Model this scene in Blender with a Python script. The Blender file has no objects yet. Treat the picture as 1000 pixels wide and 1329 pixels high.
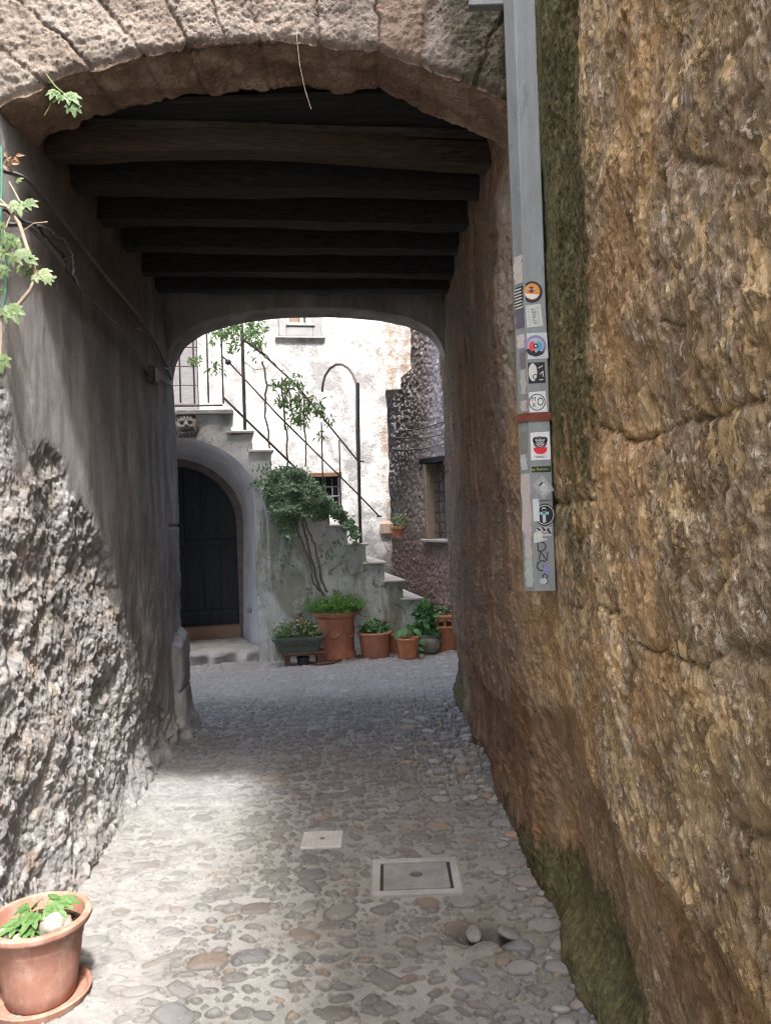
import bpy, math, random
import numpy as np
from mathutils import Vector, Matrix
R = math.radians
SC = bpy.context.scene
COL = SC.collection

# ------------------------------------------------------------------ camera
CAM = Vector((0, 0, 1.6)); ROLL = 0.035
cd = bpy.data.cameras.new('camera'); cam = bpy.data.objects.new('camera', cd); COL.objects.link(cam)
cd.sensor_fit = 'HORIZONTAL'; cd.sensor_width = 36; cd.lens = 36; cd.clip_start = 0.05; cd.clip_end = 500
rt = Vector((1, 0, -ROLL)).normalized(); up = Vector((ROLL, 0, 1)).normalized()
m4 = Matrix((rt, up, rt.cross(up))).transposed().to_4x4(); m4.translation = CAM
cam.matrix_world = m4
SC.camera = cam
# ------------------------------------------------------------------ sky, sun, exposure
SUNV = Vector((0.20, -0.53, 1.0)).normalized()           # towards the sun
w = bpy.data.worlds.new('World'); SC.world = w; w.use_nodes = True
wn = w.node_tree.nodes; wn.clear()
sk = wn.new('ShaderNodeTexSky'); sk.sky_type = 'NISHITA'; sk.sun_disc = False
sk.sun_elevation = math.asin(SUNV.z); sk.sun_rotation = math.atan2(SUNV.x, SUNV.y)
sk.dust_density = 5.0; sk.air_density = 1.0
bg = wn.new('ShaderNodeBackground'); bg.inputs[1].default_value = 0.15
wo = wn.new('ShaderNodeOutputWorld')
w.node_tree.links.new(sk.outputs[0], bg.inputs[0]); w.node_tree.links.new(bg.outputs[0], wo.inputs[0])
sl = bpy.data.lights.new('sun', 'SUN'); sl.energy = 1.2; sl.angle = R(3.5); sl.color = (1, 0.97, 0.93)
so = bpy.data.objects.new('sun', sl); COL.objects.link(so)
so.rotation_euler = SUNV.to_track_quat('Z', 'Y').to_euler(); so.location = (2, -5, 12)
SC.view_settings.view_transform = 'Standard'; SC.view_settings.look = 'None'
SC.view_settings.exposure = 2.92; SC.view_settings.gamma = 1; SC.view_settings.use_curve_mapping = False
SC.cycles.denoising_prefilter = 'NONE'; SC.cycles.filter_width = 1.15; SC.cycles.max_bounces = 10; SC.cycles.diffuse_bounces = 6; SC.cycles.sample_clamp_indirect = 6

# ------------------------------------------------------------------ photo pixel -> world
def ray(px, py):
    u = (px-500)/1000; v = (664.5-py)/1000
    return u+ROLL*v, v-ROLL*u
def at(px, py, Y):
    a, b = ray(px, py); return Vector((a*Y, Y, 1.6+b*Y))

# ------------------------------------------------------------------ numpy noise
def hsh(ix, iy, s=0):
    a = (ix.astype(np.int64)*374761393 + iy.astype(np.int64)*668265263 + s*2147483647) & 0xffffffff
    a = ((a ^ (a >> 13))*1274126177) & 0xffffffff
    a = (a ^ (a >> 16))*2246822519 & 0xffffffff
    return ((a ^ (a >> 15)) & 0xffffff)/float(0xffffff)
def vn(x, y, s=0):
    ix = np.floor(x); iy = np.floor(y); fx = x-ix; fy = y-iy
    fx = fx*fx*fx*(fx*(fx*6-15)+10); fy = fy*fy*fy*(fy*(fy*6-15)+10)
    a = hsh(ix, iy, s); b = hsh(ix+1, iy, s); c = hsh(ix, iy+1, s); d = hsh(ix+1, iy+1, s)
    return (a+(b-a)*fx)*(1-fy)+(c+(d-c)*fx)*fy
def fbm(x, y, o=5, s=0, g=0.5):
    t = 0; a = 1; n = 0
    for i in range(o):
        t = t+a*(vn(x, y, s+i*17)*2-1); n += a; a *= g
        x, y = x*1.9+y*0.6+3.1, y*1.9-x*0.6+7.7
    return t/n
def worley(x, y, s=0):
    ix = np.floor(x); iy = np.floor(y)
    f1 = np.full(x.shape, 9.0); f2 = f1.copy(); idv = np.zeros(x.shape)
    for dx in (-1, 0, 1):
        for dy in (-1, 0, 1):
            cx = ix+dx; cy = iy+dy
            px = cx+0.1+0.8*hsh(cx, cy, s); py = cy+0.1+0.8*hsh(cx, cy, s+5)
            d = np.hypot(px-x, py-y); h = hsh(cx, cy, s+9)
            n = d < f1
            f2 = np.where(n, f1, np.minimum(f2, d)); idv = np.where(n, h, idv); f1 = np.where(n, d, f1)
    return f1, f2, idv
def sst(a, b, x):
    t = np.clip((x-a)/(b-a), 0, 1); return t*t*(3-2*t)

# ------------------------------------------------------------------ objects
def tag(o, label=None, cat=None, group=None, kind=None):
    if label: o['label'] = label
    if cat: o['category'] = cat
    if group: o['group'] = group
    if kind: o['kind'] = kind
    return o
def thing(name, label, cat, loc=(0, 0, 0), rz=0, group=None):
    o = bpy.data.objects.new(name, None); COL.objects.link(o); o.empty_display_size = 0.1
    o.location = loc; o.rotation_euler = (0, 0, rz)
    return tag(o, label, cat, group)
def rootloc(p):
    while p is not None and p.parent: p = p.parent
    return Vector(p.location) if p is not None else Vector((0, 0, 0))
def link(me, name, mat, parent):
    o = bpy.data.objects.new(name, me); COL.objects.link(o)
    if mat: me.materials.append(mat)
    if parent is not None: o.parent = parent
    return o
def grid(name, P, mat, parent=None, attrs=None, smooth=True, flip=False):
    n, m = P.shape[:2]
    me = bpy.data.meshes.new(name)
    me.vertices.add(n*m); me.vertices.foreach_set('co', P.reshape(-1).astype(np.float32))
    i = np.arange(n*m).reshape(n, m)
    q = np.stack([i[:-1, :-1], i[1:, :-1], i[1:, 1:], i[:-1, 1:]], -1).reshape(-1, 4)
    if flip: q = q[:, ::-1]
    k = len(q)
    me.loops.add(k*4); me.loops.foreach_set('vertex_index', q.reshape(-1).astype(np.int32))
    me.polygons.add(k); me.polygons.foreach_set('loop_start', np.arange(0, k*4, 4, dtype=np.int32))
    me.polygons.foreach_set('loop_total', np.full(k, 4, dtype=np.int32))
    me.polygons.foreach_set('use_smooth', np.full(k, smooth, dtype=bool))
    me.update(calc_edges=True)
    for a, v in (attrs or {}).items():
        if v.ndim == 3:
            c = np.concatenate([v, np.ones(v.shape[:2]+(1,))], -1)
            me.attributes.new(a, 'FLOAT_COLOR', 'POINT').data.foreach_set('color', c.reshape(-1).astype(np.float32))
        else:
            me.attributes.new(a, 'FLOAT', 'POINT').data.foreach_set('value', v.reshape(-1).astype(np.float32))
    return link(me, name, mat, parent)

class MB:
    def __init__(s): s.v = []; s.f = []; s.t = []
    def add(s, vs, fs, t=0.5):
        b = len(s.v); s.v += [tuple(p) for p in vs]; s.f += [tuple(i+b for i in f) for f in fs]; s.t += [t]*len(vs); return s
    def box(s, lo, hi, j=0, bev=0.0, t=0.5):
        (x0, y0, z0), (x1, y1, z1) = lo, hi
        if bev <= 0:
            vs = [(x, y, z) for x in (x0, x1) for y in (y0, y1) for z in (z0, z1)]
            fs = [(0, 1, 3, 2), (4, 6, 7, 5), (0, 4, 5, 1), (2, 3, 7, 6), (0, 2, 6, 4), (1, 5, 7, 3)]
            return s.add(vs, fs, t)
        # chamfered box
        c = [(x0+x1)/2, (y0+y1)/2, (z0+z1)/2]; h = [(x1-x0)/2, (y1-y0)/2, (z1-z0)/2]
        vs = []; idx = {}
        for sx in (-1, 1):
            for sy in (-1, 1):
                for sz in (-1, 1):
                    sg = (sx, sy, sz)
                    for a in range(3):
                        p = [c[k]+sg[k]*(h[k]-(0 if k == a else bev)) for k in range(3)]
                        idx[(sg, a)] = len(vs); vs.append(p)
        fs = []
        for a in range(3):
            b, d = (a+1) % 3, (a+2) % 3
            for sa in (-1, 1):
                q = []
                for sb, sd in ((-1, -1), (1, -1), (1, 1), (-1, 1)):
                    g = [0, 0, 0]; g[a] = sa; g[b] = sb; g[d] = sd; q.append(idx[(tuple(g), a)])
                fs.append(q if sa > 0 else q[::-1])
        for a in range(3):
            b, d = (a+1) % 3, (a+2) % 3
            for sb in (-1, 1):
                for sd in (-1, 1):
                    g0 = [0, 0, 0]; g1 = [0, 0, 0]; g0[a] = -1; g1[a] = 1
                    for g in (g0, g1): g[b] = sb; g[d] = sd
                    g0 = tuple(g0); g1 = tuple(g1)
                    q = [idx[(g0, b)], idx[(g1, b)], idx[(g1, d)], idx[(g0, d)]]
                    fs.append(q if sb*sd < 0 else q[::-1])
        for sx in (-1, 1):
            for sy in (-1, 1):
                for sz in (-1, 1):
                    g = (sx, sy, sz); q = [idx[(g, 0)], idx[(g, 1)], idx[(g, 2)]]
                    fs.append(q if sx*sy*sz > 0 else q[::-1])
        return s.add(vs, fs, t)
    def tube(s, pts, r, n=8, t=0.5):
        pts = [Vector(p) for p in pts]; k = len(pts)
        rs = r if isinstance(r, (list, tuple)) else [r]*k
        nrm = None; rings = []
        for i, p in enumerate(pts):
            d = (pts[min(i+1, k-1)]-pts[max(i-1, 0)])
            d = d.normalized() if d.length > 1e-9 else Vector((0, 0, 1))
            if nrm is None: nrm = d.orthogonal().normalized()
            nrm = (nrm-d*nrm.dot(d)).normalized(); bn = d.cross(nrm)
            rings.append([p+(nrm*math.cos(a)+bn*math.sin(a))*rs[i] for a in [2*math.pi*j/n for j in range(n)]])
        vs = [q for rr in rings for q in rr]; fs = []
        for i in range(k-1):
            for j in range(n):
                a = i*n+j; b = i*n+(j+1) % n; fs.append((a, b, b+n, a+n))
        fs.append(tuple(range(n))[::-1]); fs.append(tuple(range((k-1)*n, k*n)))
        return s.add(vs, fs, t)
    def lathe(s, prof, c=(0, 0, 0), n=40, fn=None, t=0.5, a0=0):
        vs = []; fs = []; k = len(prof)
        for i, (r, z) in enumerate(prof):
            for j in range(n):
                a = 2*math.pi*j/n+a0; rr = r*(fn(a, z) if fn else 1)
                vs.append((c[0]+rr*math.cos(a), c[1]+rr*math.sin(a), c[2]+z))
        for i in range(k-1):
            for j in range(n):
                a = i*n+j; b = i*n+(j+1) % n; fs.append((a, b, b+n, a+n))
        return s.add(vs, fs, t)
    def prism(s, poly, axis, d0, d1, t=0.5):
        """poly of 2-D points; axis 'y': (x,z) extruded d0..d1 in y ; 'z': (x,y) in z"""
        k = len(poly)
        f = (lambda p, d: (p[0], d, p[1])) if axis == 'y' else ((lambda p, d: (p[0], p[1], d)) if axis == 'z' else (lambda p, d: (d, p[0], p[1])))
        vs = [f(p, d0) for p in poly]+[f(p, d1) for p in poly]
        fs = [tuple(range(k)), tuple(range(2*k-1, k-1, -1))]
        for i in range(k):
            j = (i+1) % k; fs.append((j, i, i+k, j+k))
        return s.add(vs, fs, t)
    def leaf(s, p, d, nrm, L, W, t=0.5, curl=0.2, lobes=False):
        p = Vector(p); d = Vector(d).normalized(); nrm = Vector(nrm)
        sd = d.cross(nrm)
        if sd.length < 1e-4: sd = d.orthogonal()
        sd.normalize(); nr = sd.cross(d).normalized()
        def q(a, b, c): return p+d*(a*L)+sd*(b*W)+nr*(c*L)
        if lobes:
            o = [(0, 0), (-.02, .25), (.12, .5), (.3, .34), (.5, .5), (.62, .24), (.8, .22), (1, 0)]
        else:
            o = [(0, 0), (.15, .28), (.38, .5), (.65, .38), (.85, .16), (1, 0)]
        k = len(o)
        vs = [q(a, 0, -curl*a*a) for a, b in o]+[q(a, b, curl*(.45*b-a*a)) for a, b in o[1:-1]]+[q(a, -b, curl*(.45*b-a*a)) for a, b in o[1:-1]]
        fs = []
        for i in range(k-1):
            l0 = i if i == 0 else k+i-1; l1 = k-1 if i+1 == k-1 else k+i
            r0 = i if i == 0 else k+(k-2)+i-1; r1 = k-1 if i+1 == k-1 else k+(k-2)+i
            for a, b, fl in ((l0, l1, 0), (r0, r1, 1)):
                f = [i, i+1, b, a]; f = [x for n_, x in enumerate(f) if x not in f[:n_]]
                if len(f) > 2: fs.append(tuple(f if fl else f[::-1]))
        return s.add(vs, fs, t)
    def build(s, name, mat, parent=None, smooth=False, absolute=False):
        """absolute: the vertices are world coordinates; they are stored relative to the thing's own origin"""
        o0 = rootloc(parent) if absolute else Vector((0, 0, 0))
        me = bpy.data.meshes.new(name)
        me.from_pydata([(v[0]-o0.x, v[1]-o0.y, v[2]-o0.z) for v in s.v], [], s.f)
        me.attributes.new('tint', 'FLOAT', 'POINT').data.foreach_set('value', np.array(s.t, dtype=np.float32))
        if smooth:
            me.polygons.foreach_set('use_smooth', [True]*len(me.polygons))
            if smooth != 'all': me.set_sharp_from_angle(angle=R(40))
        me.update()
        return link(me, name, mat, parent)

# ------------------------------------------------------------------ materials
class M_:
    def __init__(s, name, rough=0.9, spec=0.25):
        s.m = bpy.data.materials.new(name); s.m.use_nodes = True; s.t = s.m.node_tree
        s.b = s.t.nodes['Principled BSDF']; s.b.inputs['Roughness'].default_value = rough
        s.b.inputs['Specular IOR Level'].default_value = spec
        s.tc = None; s.last = None
    def n(s, ty, **k):
        x = s.t.nodes.new('ShaderNode'+ty)
        for a, v in k.items(): setattr(x, a, v)
        return x
    def put(s, sock, v):
        if v is None: return
        if isinstance(v, bpy.types.NodeSocket): s.t.links.new(v, sock)
        elif isinstance(v, (tuple, list)) and len(v) == 3 and sock.type == 'RGBA': sock.default_value = (*v, 1)
        else: sock.default_value = v
    def co(s, sc=(1, 1, 1), loc=(0, 0, 0), rot=(0, 0, 0)):
        if s.tc is None: s.tc = s.n('TexCoord')
        m = s.n('Mapping'); s.t.links.new(s.tc.outputs['Object'], m.inputs[0])
        m.inputs['Scale'].default_value = sc; m.inputs['Location'].default_value = loc; m.inputs['Rotation'].default_value = rot
        return m.outputs[0]
    def noise(s, scale, detail=6, rough=0.6, vec=None, dist=0, col=False):
        x = s.n('TexNoise'); s.put(x.inputs['Vector'], vec or s.co()); x.inputs['Scale'].default_value = scale
        x.inputs['Detail'].default_value = detail; x.inputs['Roughness'].default_value = rough; x.inputs['Distortion'].default_value = dist
        return x.outputs[1 if col else 0]
    def vor(s, scale, vec=None, feature='F1', col=False):
        x = s.n('TexVoronoi', feature=feature); s.put(x.inputs['Vector'], vec or s.co()); x.inputs['Scale'].default_value = scale
        return x.outputs[1 if col else 0]
    def wave(s, scale, vec=None, dist=2, det=3):
        x = s.n('TexWave'); s.put(x.inputs['Vector'], vec or s.co()); x.inputs['Scale'].default_value = scale
        x.inputs['Distortion'].default_value = dist; x.inputs['Detail'].default_value = det
        return x.outputs[1]
    def ramp(s, f, st):
        x = s.n('ValToRGB'); s.put(x.inputs[0], f); e = x.color_ramp.elements
        while len(e) < len(st): e.new(0.5)
        for i, (p, c) in enumerate(st):
            e[i].position = p; e[i].color = (*c, 1) if isinstance(c, (tuple, list)) else (c, c, c, 1)
        return x.outputs[0]
    def mix(s, f, a, b, bt='MIX'):
        x = s.n('Mix', data_type='RGBA', blend_type=bt); s.put(x.inputs[0], f); s.put(x.inputs[6], a); s.put(x.inputs[7], b)
        return x.outputs[2]
    def math(s, op, a, b=None, c=None, clamp=False):
        x = s.n('Math', operation=op, use_clamp=clamp); s.put(x.inputs[0], a); s.put(x.inputs[1], b)
        if c is not None: s.put(x.inputs[2], c)
        return x.outputs[0]
    def attr(s, name, fac=True):
        x = s.n('Attribute'); x.attribute_name = name; return x.outputs['Fac' if fac else 'Color']
    def z(s, ax=2):
        x = s.n('SeparateXYZ'); s.put(x.inputs[0], s.co()); return x.outputs[ax]
    def bump(s, h, st=0.5, d=0.01):
        x = s.n('Bump'); s.put(x.inputs['Height'], h); x.inputs['Strength'].default_value = st; x.inputs['Distance'].default_value = d
        if s.last is not None: s.t.links.new(s.last, x.inputs['Normal'])
        s.last = x.outputs[0]
    def done(s, col, rough=None):
        s.put(s.b.inputs['Base Color'], col)
        if rough is not None: s.put(s.b.inputs['Roughness'], rough)
        if s.last is not None: s.t.links.new(s.last, s.b.inputs['Normal'])
        return s.m

def mat_right():
    k = M_('tufa_masonry', 0.92, 0.15)
    st = k.co((1, 1, .8))
    big = k.noise(1.3, 5, .6)
    c = k.ramp(k.noise(5, 9, .72, st, .5), [(.40, (.165, .112, .064)), (.5, (.28, .197, .11)), (.60, (.39, .293, .172))])
    crust = k.ramp(k.noise(34, 6, .8), [(.42, (.15, .11, .078)), (.5, (.31, .235, .16)), (.58, (.50, .41, .30))])
    c = k.mix(k.ramp(k.noise(2.6, 7, .7, k.co((1, 1, 1), (3, 3, 3)), .6), [(.44, 0), (.56, .75)]), c, crust)
    fl = k.noise(6, 10, .72, k.co((1, 1, .85), (3, 1, 2)), .4)
    flm = k.ramp(k.math('ADD', fl, k.math('MULTIPLY', k.math('SUBTRACT', k.noise(1.7, 3, .5, k.co(loc=(9, 2, 4))), .5), .3)), [(.515, 0), (.535, 1)])
    flm = k.math('MULTIPLY', flm, k.attr('flake'))
    c = k.mix(k.math('MULTIPLY', flm, .85), c, k.ramp(k.noise(22, 5, .7), [(.38, (.45, .305, .145)), (.62, (.62, .47, .27))]))
    fw = k.math('MULTIPLY', k.ramp(k.noise(22, 7, .75, k.co((1, 1, .6), (1, 8, 2)), .4), [(.585, 0), (.615, 1)]), k.attr('flake'))
    c = k.mix(k.math('MULTIPLY', fw, .8), c, (.66, .60, .50))
    gr = k.ramp(k.noise(5, 9, .75, k.co((1, 1, .9), (5, 5, 5)), .8), [(.57, 0), (.62, 1)])
    c = k.mix(k.math('MULTIPLY', gr, .6), c, (.25, .215, .185))
    # rusty orange
    c = k.mix(k.math('MULTIPLY', k.ramp(k.noise(2.2, 6, .6, k.co(loc=(1, 7, 3))), [(.48, 0), (.58, 1)]), .5), c, (.34, .19, .075))
    # passage part: darker, with vertical streaks
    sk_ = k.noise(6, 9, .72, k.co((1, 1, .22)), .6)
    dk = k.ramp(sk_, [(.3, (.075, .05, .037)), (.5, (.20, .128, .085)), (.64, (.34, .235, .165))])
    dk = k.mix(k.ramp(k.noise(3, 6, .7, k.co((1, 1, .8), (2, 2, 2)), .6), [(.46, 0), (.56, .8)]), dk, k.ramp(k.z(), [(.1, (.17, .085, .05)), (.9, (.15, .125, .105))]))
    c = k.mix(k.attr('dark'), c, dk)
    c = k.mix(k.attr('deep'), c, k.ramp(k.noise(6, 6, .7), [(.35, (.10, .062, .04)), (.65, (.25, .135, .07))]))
    c = k.mix(k.attr('plaster'), c, k.ramp(k.noise(12, 8, .7, k.co((1, 1, .4))), [(.35, (.17, .14, .11)), (.6, (.34, .29, .23))]))
    mo = k.ramp(k.math('ADD', k.math('MULTIPLY', k.attr('moss'), 1.1), k.math('MULTIPLY', k.math('SUBTRACT', k.noise(10, 9, .75, k.co((1, 1, .6))), .5), 1.3)), [(.38, 0), (.62, 1)])
    c = k.mix(k.math('MULTIPLY', mo, .85), c, k.ramp(k.noise(45, 4, .7), [(.35, (.026, .027, .013)), (.5, (.06, .065, .027)), (.65, (.115, .12, .05))]))
    c = k.mix(k.math('MULTIPLY', k.attr('joint'), .5), c, (.06, .045, .03))
    c = k.mix(k.math('MULTIPLY', k.ramp(k.noise(70, 5, .8), [(.58, 0), (.62, .5)]), k.math('SUBTRACT', k.attr('flake'), mo, None, True)), c, (.62, .53, .40))
    c = k.mix(k.ramp(k.noise(55, 6, .8, k.co(loc=(3, 3, 3))), [(.58, 0), (.63, .5)]), c, (.09, .06, .035))
    pits = k.math('MAXIMUM', k.ramp(k.vor(110, k.co((1, 1, .6))), [(.06, .2), (.2, 1)]), k.ramp(k.noise(12, 5, .7), [(.5, 1), (.6, .2)]))
    c = k.mix(k.math('SUBTRACT', 1, pits), c, (.05, .03, .02), 'MIX')
    k.bump(k.noise(24, 10, .75), .6, .011)
    k.bump(flm, .7, .006)
    k.bump(k.noise(120, 5, .8), .7, .005)
    k.bump(pits, .5, .004)
    return k.done(c)

def mat_left():
    k = M_('old_lime_plaster', 0.93, 0.15)
    st = k.co((1, 1, .28))
    s1 = k.noise(5, 8, .65, st, .4)
    c = k.ramp(s1, [(.33, (.14, .142, .145)), (.5, (.25, .25, .25)), (.65, (.38, .378, .375))])
    c = k.mix(k.ramp(k.noise(2.5, 7, .7), [(.45, 0), (.7, .7)]), c, (.17, .145, .115))
    c = k.mix(k.attr('pale_lit'), c, k.ramp(k.noise(14, 8, .7, k.co((1, 1, .4))), [(.35, (.23, .228, .225)), (.65, (.37, .365, .36))]))
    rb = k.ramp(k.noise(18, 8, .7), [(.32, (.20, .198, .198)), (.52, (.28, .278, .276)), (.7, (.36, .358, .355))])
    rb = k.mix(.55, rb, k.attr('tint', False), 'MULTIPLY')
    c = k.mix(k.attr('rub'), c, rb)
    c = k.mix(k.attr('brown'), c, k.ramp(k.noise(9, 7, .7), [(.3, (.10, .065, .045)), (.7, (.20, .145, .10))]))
    k.bump(k.noise(22, 9, .75, k.co((1, 1, .6))), .7, .012)
    k.bump(k.noise(90, 6, .8), .8, .006)
    return k.done(c)

def mat_street():
    k = M_('cobbles_in_mortar', 0.85, 0.25)
    mo = k.ramp(k.noise(3, 8, .7), [(.35, (.115, .117, .113)), (.65, (.195, .198, .192))])
    mo = k.mix(k.math('MULTIPLY', k.noise(160, 3, .8), .55), mo, (.11, .10, .09))
    mo = k.mix(k.math('MULTIPLY', k.ramp(k.vor(150), [(.1, 1), (.3, 0)]), .6), mo, (.30, .29, .26))
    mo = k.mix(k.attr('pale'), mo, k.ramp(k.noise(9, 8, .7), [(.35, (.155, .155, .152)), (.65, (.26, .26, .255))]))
    gm = k.ramp(k.math('ADD', k.attr('moss'), k.math('MULTIPLY', k.math('SUBTRACT', k.noise(9, 8, .7), .5), 1.6)), [(.5, 0), (.9, .75)])
    mo = k.mix(gm, mo, k.ramp(k.noise(60, 4), [(.3, (.045, .045, .03)), (.7, (.11, .11, .06))]))
    stn = k.mix(k.math('MULTIPLY', k.noise(22, 8, .75, None, 1.5), .8), k.attr('tint', False), (.12, .115, .11), 'MIX')
    stn = k.mix(k.ramp(k.noise(60, 6, .7), [(.55, 0), (.75, .25)]), stn, (.32, .32, .32))
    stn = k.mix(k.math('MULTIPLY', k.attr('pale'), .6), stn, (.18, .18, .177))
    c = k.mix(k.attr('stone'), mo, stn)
    c = k.mix(k.math('MULTIPLY', k.attr('ring'), .85), c, (.04, .038, .034))  # dark joint round each stone, deepened in colour to stand in for contact shade
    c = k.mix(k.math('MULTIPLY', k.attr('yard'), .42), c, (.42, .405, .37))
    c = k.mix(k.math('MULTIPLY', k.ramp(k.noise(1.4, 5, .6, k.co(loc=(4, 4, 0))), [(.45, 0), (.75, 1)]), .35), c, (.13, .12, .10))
    k.bump(k.noise(70, 6, .75), .6, .005)
    k.bump(k.noise(260, 3, .8), .6, .002)
    return k.done(c, k.math('SUBTRACT', .95, k.math('MULTIPLY', k.attr('stone'), .3)))

def mat_arch():
    k = M_('travertine_voussoirs', 0.92, 0.15)
    c = k.ramp(k.noise(6, 8, .7), [(.3, (.14, .12, .105)), (.5, (.235, .21, .19)), (.72, (.32, .29, .265))])
    c = k.mix(.75, c, k.attr('tint', False), 'MULTIPLY')
    c = k.mix(k.ramp(k.noise(26, 7, .8), [(.58, 0), (.68, .8)]), c, (.13, .085, .06))
    c = k.mix(k.ramp(k.vor(38, k.noise(8, 2, .5, None, 0, True)), [(.05, .0), (.1, .0)]), c, c)
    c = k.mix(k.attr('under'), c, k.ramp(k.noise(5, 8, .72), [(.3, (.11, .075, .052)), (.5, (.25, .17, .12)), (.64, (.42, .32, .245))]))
    mo = k.ramp(k.math('ADD', k.attr('moss'), k.math('MULTIPLY', k.math('SUBTRACT', k.noise(14, 8, .75), .5), 1.5)), [(.4, 0), (.75, .9)])
    c = k.mix(mo, c, k.ramp(k.noise(50, 4), [(.3, (.035, .033, .02)), (.75, (.10, .095, .055))]))
    pits = k.ramp(k.vor(75, k.co((1, 1, 1.3))), [(.1, 0), (.25, 1)])
    pits = k.math('MAXIMUM', pits, k.ramp(k.noise(9, 4), [(.45, 1), (.55, 0)]))
    c = k.mix(k.math('SUBTRACT', 1, pits), c, (.05, .035, .028))
    c = k.mix(k.math('MULTIPLY', k.attr('joint'), .75), c, (.10, .08, .065))
    k.bump(k.noise(30, 9, .8), .9, .015); k.bump(pits, .8, .008); k.bump(k.noise(130, 4, .8), .6, .003)
    return k.done(c)

def mat_wood(name, a, b, sc=(.5, 6, 6), rough=.85, bd=.004):
    k = M_(name, rough, .2)
    n1 = k.noise(9, 8, .65, k.co(sc), .5)
    k.bump(n1, .8, bd)
    return k.done(k.ramp(n1, [(.3, a), (.7, b)]))
def mat_plain(name, a, b, scale=12, rough=.8, spec=.3, bs=.4, bd=.004, metal=0, st=(1, 1, 1)):
    k = M_(name, rough, spec); k.b.inputs['Metallic'].default_value = metal
    n1 = k.noise(scale, 7, .65, k.co(st), .3)
    k.bump(k.noise(scale*4, 6, .7), bs, bd)
    return k.done(k.ramp(n1, [(.3, a), (.7, b)]))
def mat_leaf(name, a, b, c2, trans=.3):
    k = M_(name, .55, .35)
    t = k.attr('tint')
    col = k.ramp(t, [(0, a), (.55, b), (1, c2)])
    col = k.mix(k.math('MULTIPLY', k.noise(40, 3), .35), col, a)
    k.put(k.b.inputs['Base Color'], col)
    tr = k.n('BsdfTranslucent'); k.put(tr.inputs[0], k.mix(.5, col, (.10, .20, .02)))
    mx = k.n('MixShader'); mx.inputs[0].default_value = trans
    k.t.links.new(k.b.outputs[0], mx.inputs[1]); k.t.links.new(tr.outputs[0], mx.inputs[2])
    k.t.links.new(mx.outputs[0], k.t.nodes['Material Output'].inputs[0])
    return k.m
def mat_terra(name, a, b, lime=.3):
    k = M_(name, .8, .25)
    c = k.ramp(k.noise(7, 7, .65), [(.3, a), (.7, b)])
    c = k.mix(k.math('MULTIPLY', k.ramp(k.noise(11, 8, .75, k.co((1, 1, .5), (3, 3, 3))), [(.5, 0), (.72, 1)]), lime), c, (.52, .42, .36))
    c = k.mix(k.math('MULTIPLY', k.ramp(k.noise(5, 8, .75, k.co((1, 1, .3), (7, 1, 3))), [(.52, 0), (.7, 1)]), .45), c, (.10, .06, .045))
    k.bump(k.noise(90, 5, .7), .4, .002)
    return k.done(c)
def mat_render_wall():   # stair side
    k = M_('weathered_stair_render', .92, .15)
    c = k.ramp(k.noise(1.6, 8, .7), [(.36, (.33, .33, .31)), (.5, (.48, .48, .455)), (.64, (.62, .62, .60))])
    g = k.ramp(k.math('ADD', k.noise(2.2, 8, .7, k.co((1, 1, .35), (4, 2, 1)), .6), k.math('MULTIPLY', k.z(), -.03)), [(.45, 0), (.55, 1)])
    c = k.mix(k.math('MULTIPLY', g, .72), c, (.15, .16, .09))
    c = k.mix(k.ramp(k.noise(5, 9, .8, k.co(loc=(2, 8, 8)), 1.2), [(.55, 0), (.61, .75)]), c, (.12, .115, .095))
    c = k.mix(k.ramp(k.noise(9, 6, .7, k.co(loc=(1, 1, 8))), [(.64, 0), (.7, .6)]), c, (.47, .46, .42))
    k.bump(k.noise(7, 9, .75), .8, .03); k.bump(k.noise(60, 6, .8), .6, .006)
    return k.done(c)
def mat_white():
    k = M_('whitewashed_wall', .9, .15)
    c = k.ramp(k.noise(3, 9, .75), [(.42, (.28, .28, .28)), (.5, (.47, .47, .465)), (.56, (.58, .58, .575))])
    x = k.z(0); z = k.z(2)
    # bare patches towards the right edge, grey stain above
    e = k.math('ADD', k.ramp(x, [(.0, 0), (1, 0)]), 0)
    px = k.math('MULTIPLY', k.math('SUBTRACT', x, 1.02), 1.4)          # local s: right edge about 1.4
    pm = k.ramp(k.math('ADD', px, k.math('MULTIPLY', k.math('SUBTRACT', k.noise(3.2, 9, .78, None, .8), .5), 2.2)), [(.74, 0), (.86, 1)])
    pm = k.math('MULTIPLY', pm, k.ramp(k.noise(9, 7, .75), [(.45, .1), (.56, 1)]))
    c = k.mix(k.math('MULTIPLY', pm, .8), c, k.ramp(k.noise(8, 6, .7), [(.3, (.20, .11, .06)), (.7, (.36, .25, .16))]))
    g = k.ramp(k.math('ADD', k.noise(1.3, 8, .7, k.co(loc=(.3, 0, 5))), k.math('MULTIPLY', k.math('SUBTRACT', z, 3.4), .10)), [(.56, 0), (.7, 1)])
    g = k.math('MULTIPLY', g, k.ramp(px, [(.0, 0), (.35, 1)]))
    c = k.mix(k.math('MULTIPLY', g, .7), c, (.20, .21, .225))
    c = k.mix(k.ramp(k.noise(26, 8, .8), [(.56, 0), (.66, .5)]), c, (.20, .18, .16))
    k.bump(k.noise(8, 9, .75), .9, .03); k.bump(k.noise(50, 6, .8), .8, .008)
    return k.done(c)
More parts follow.
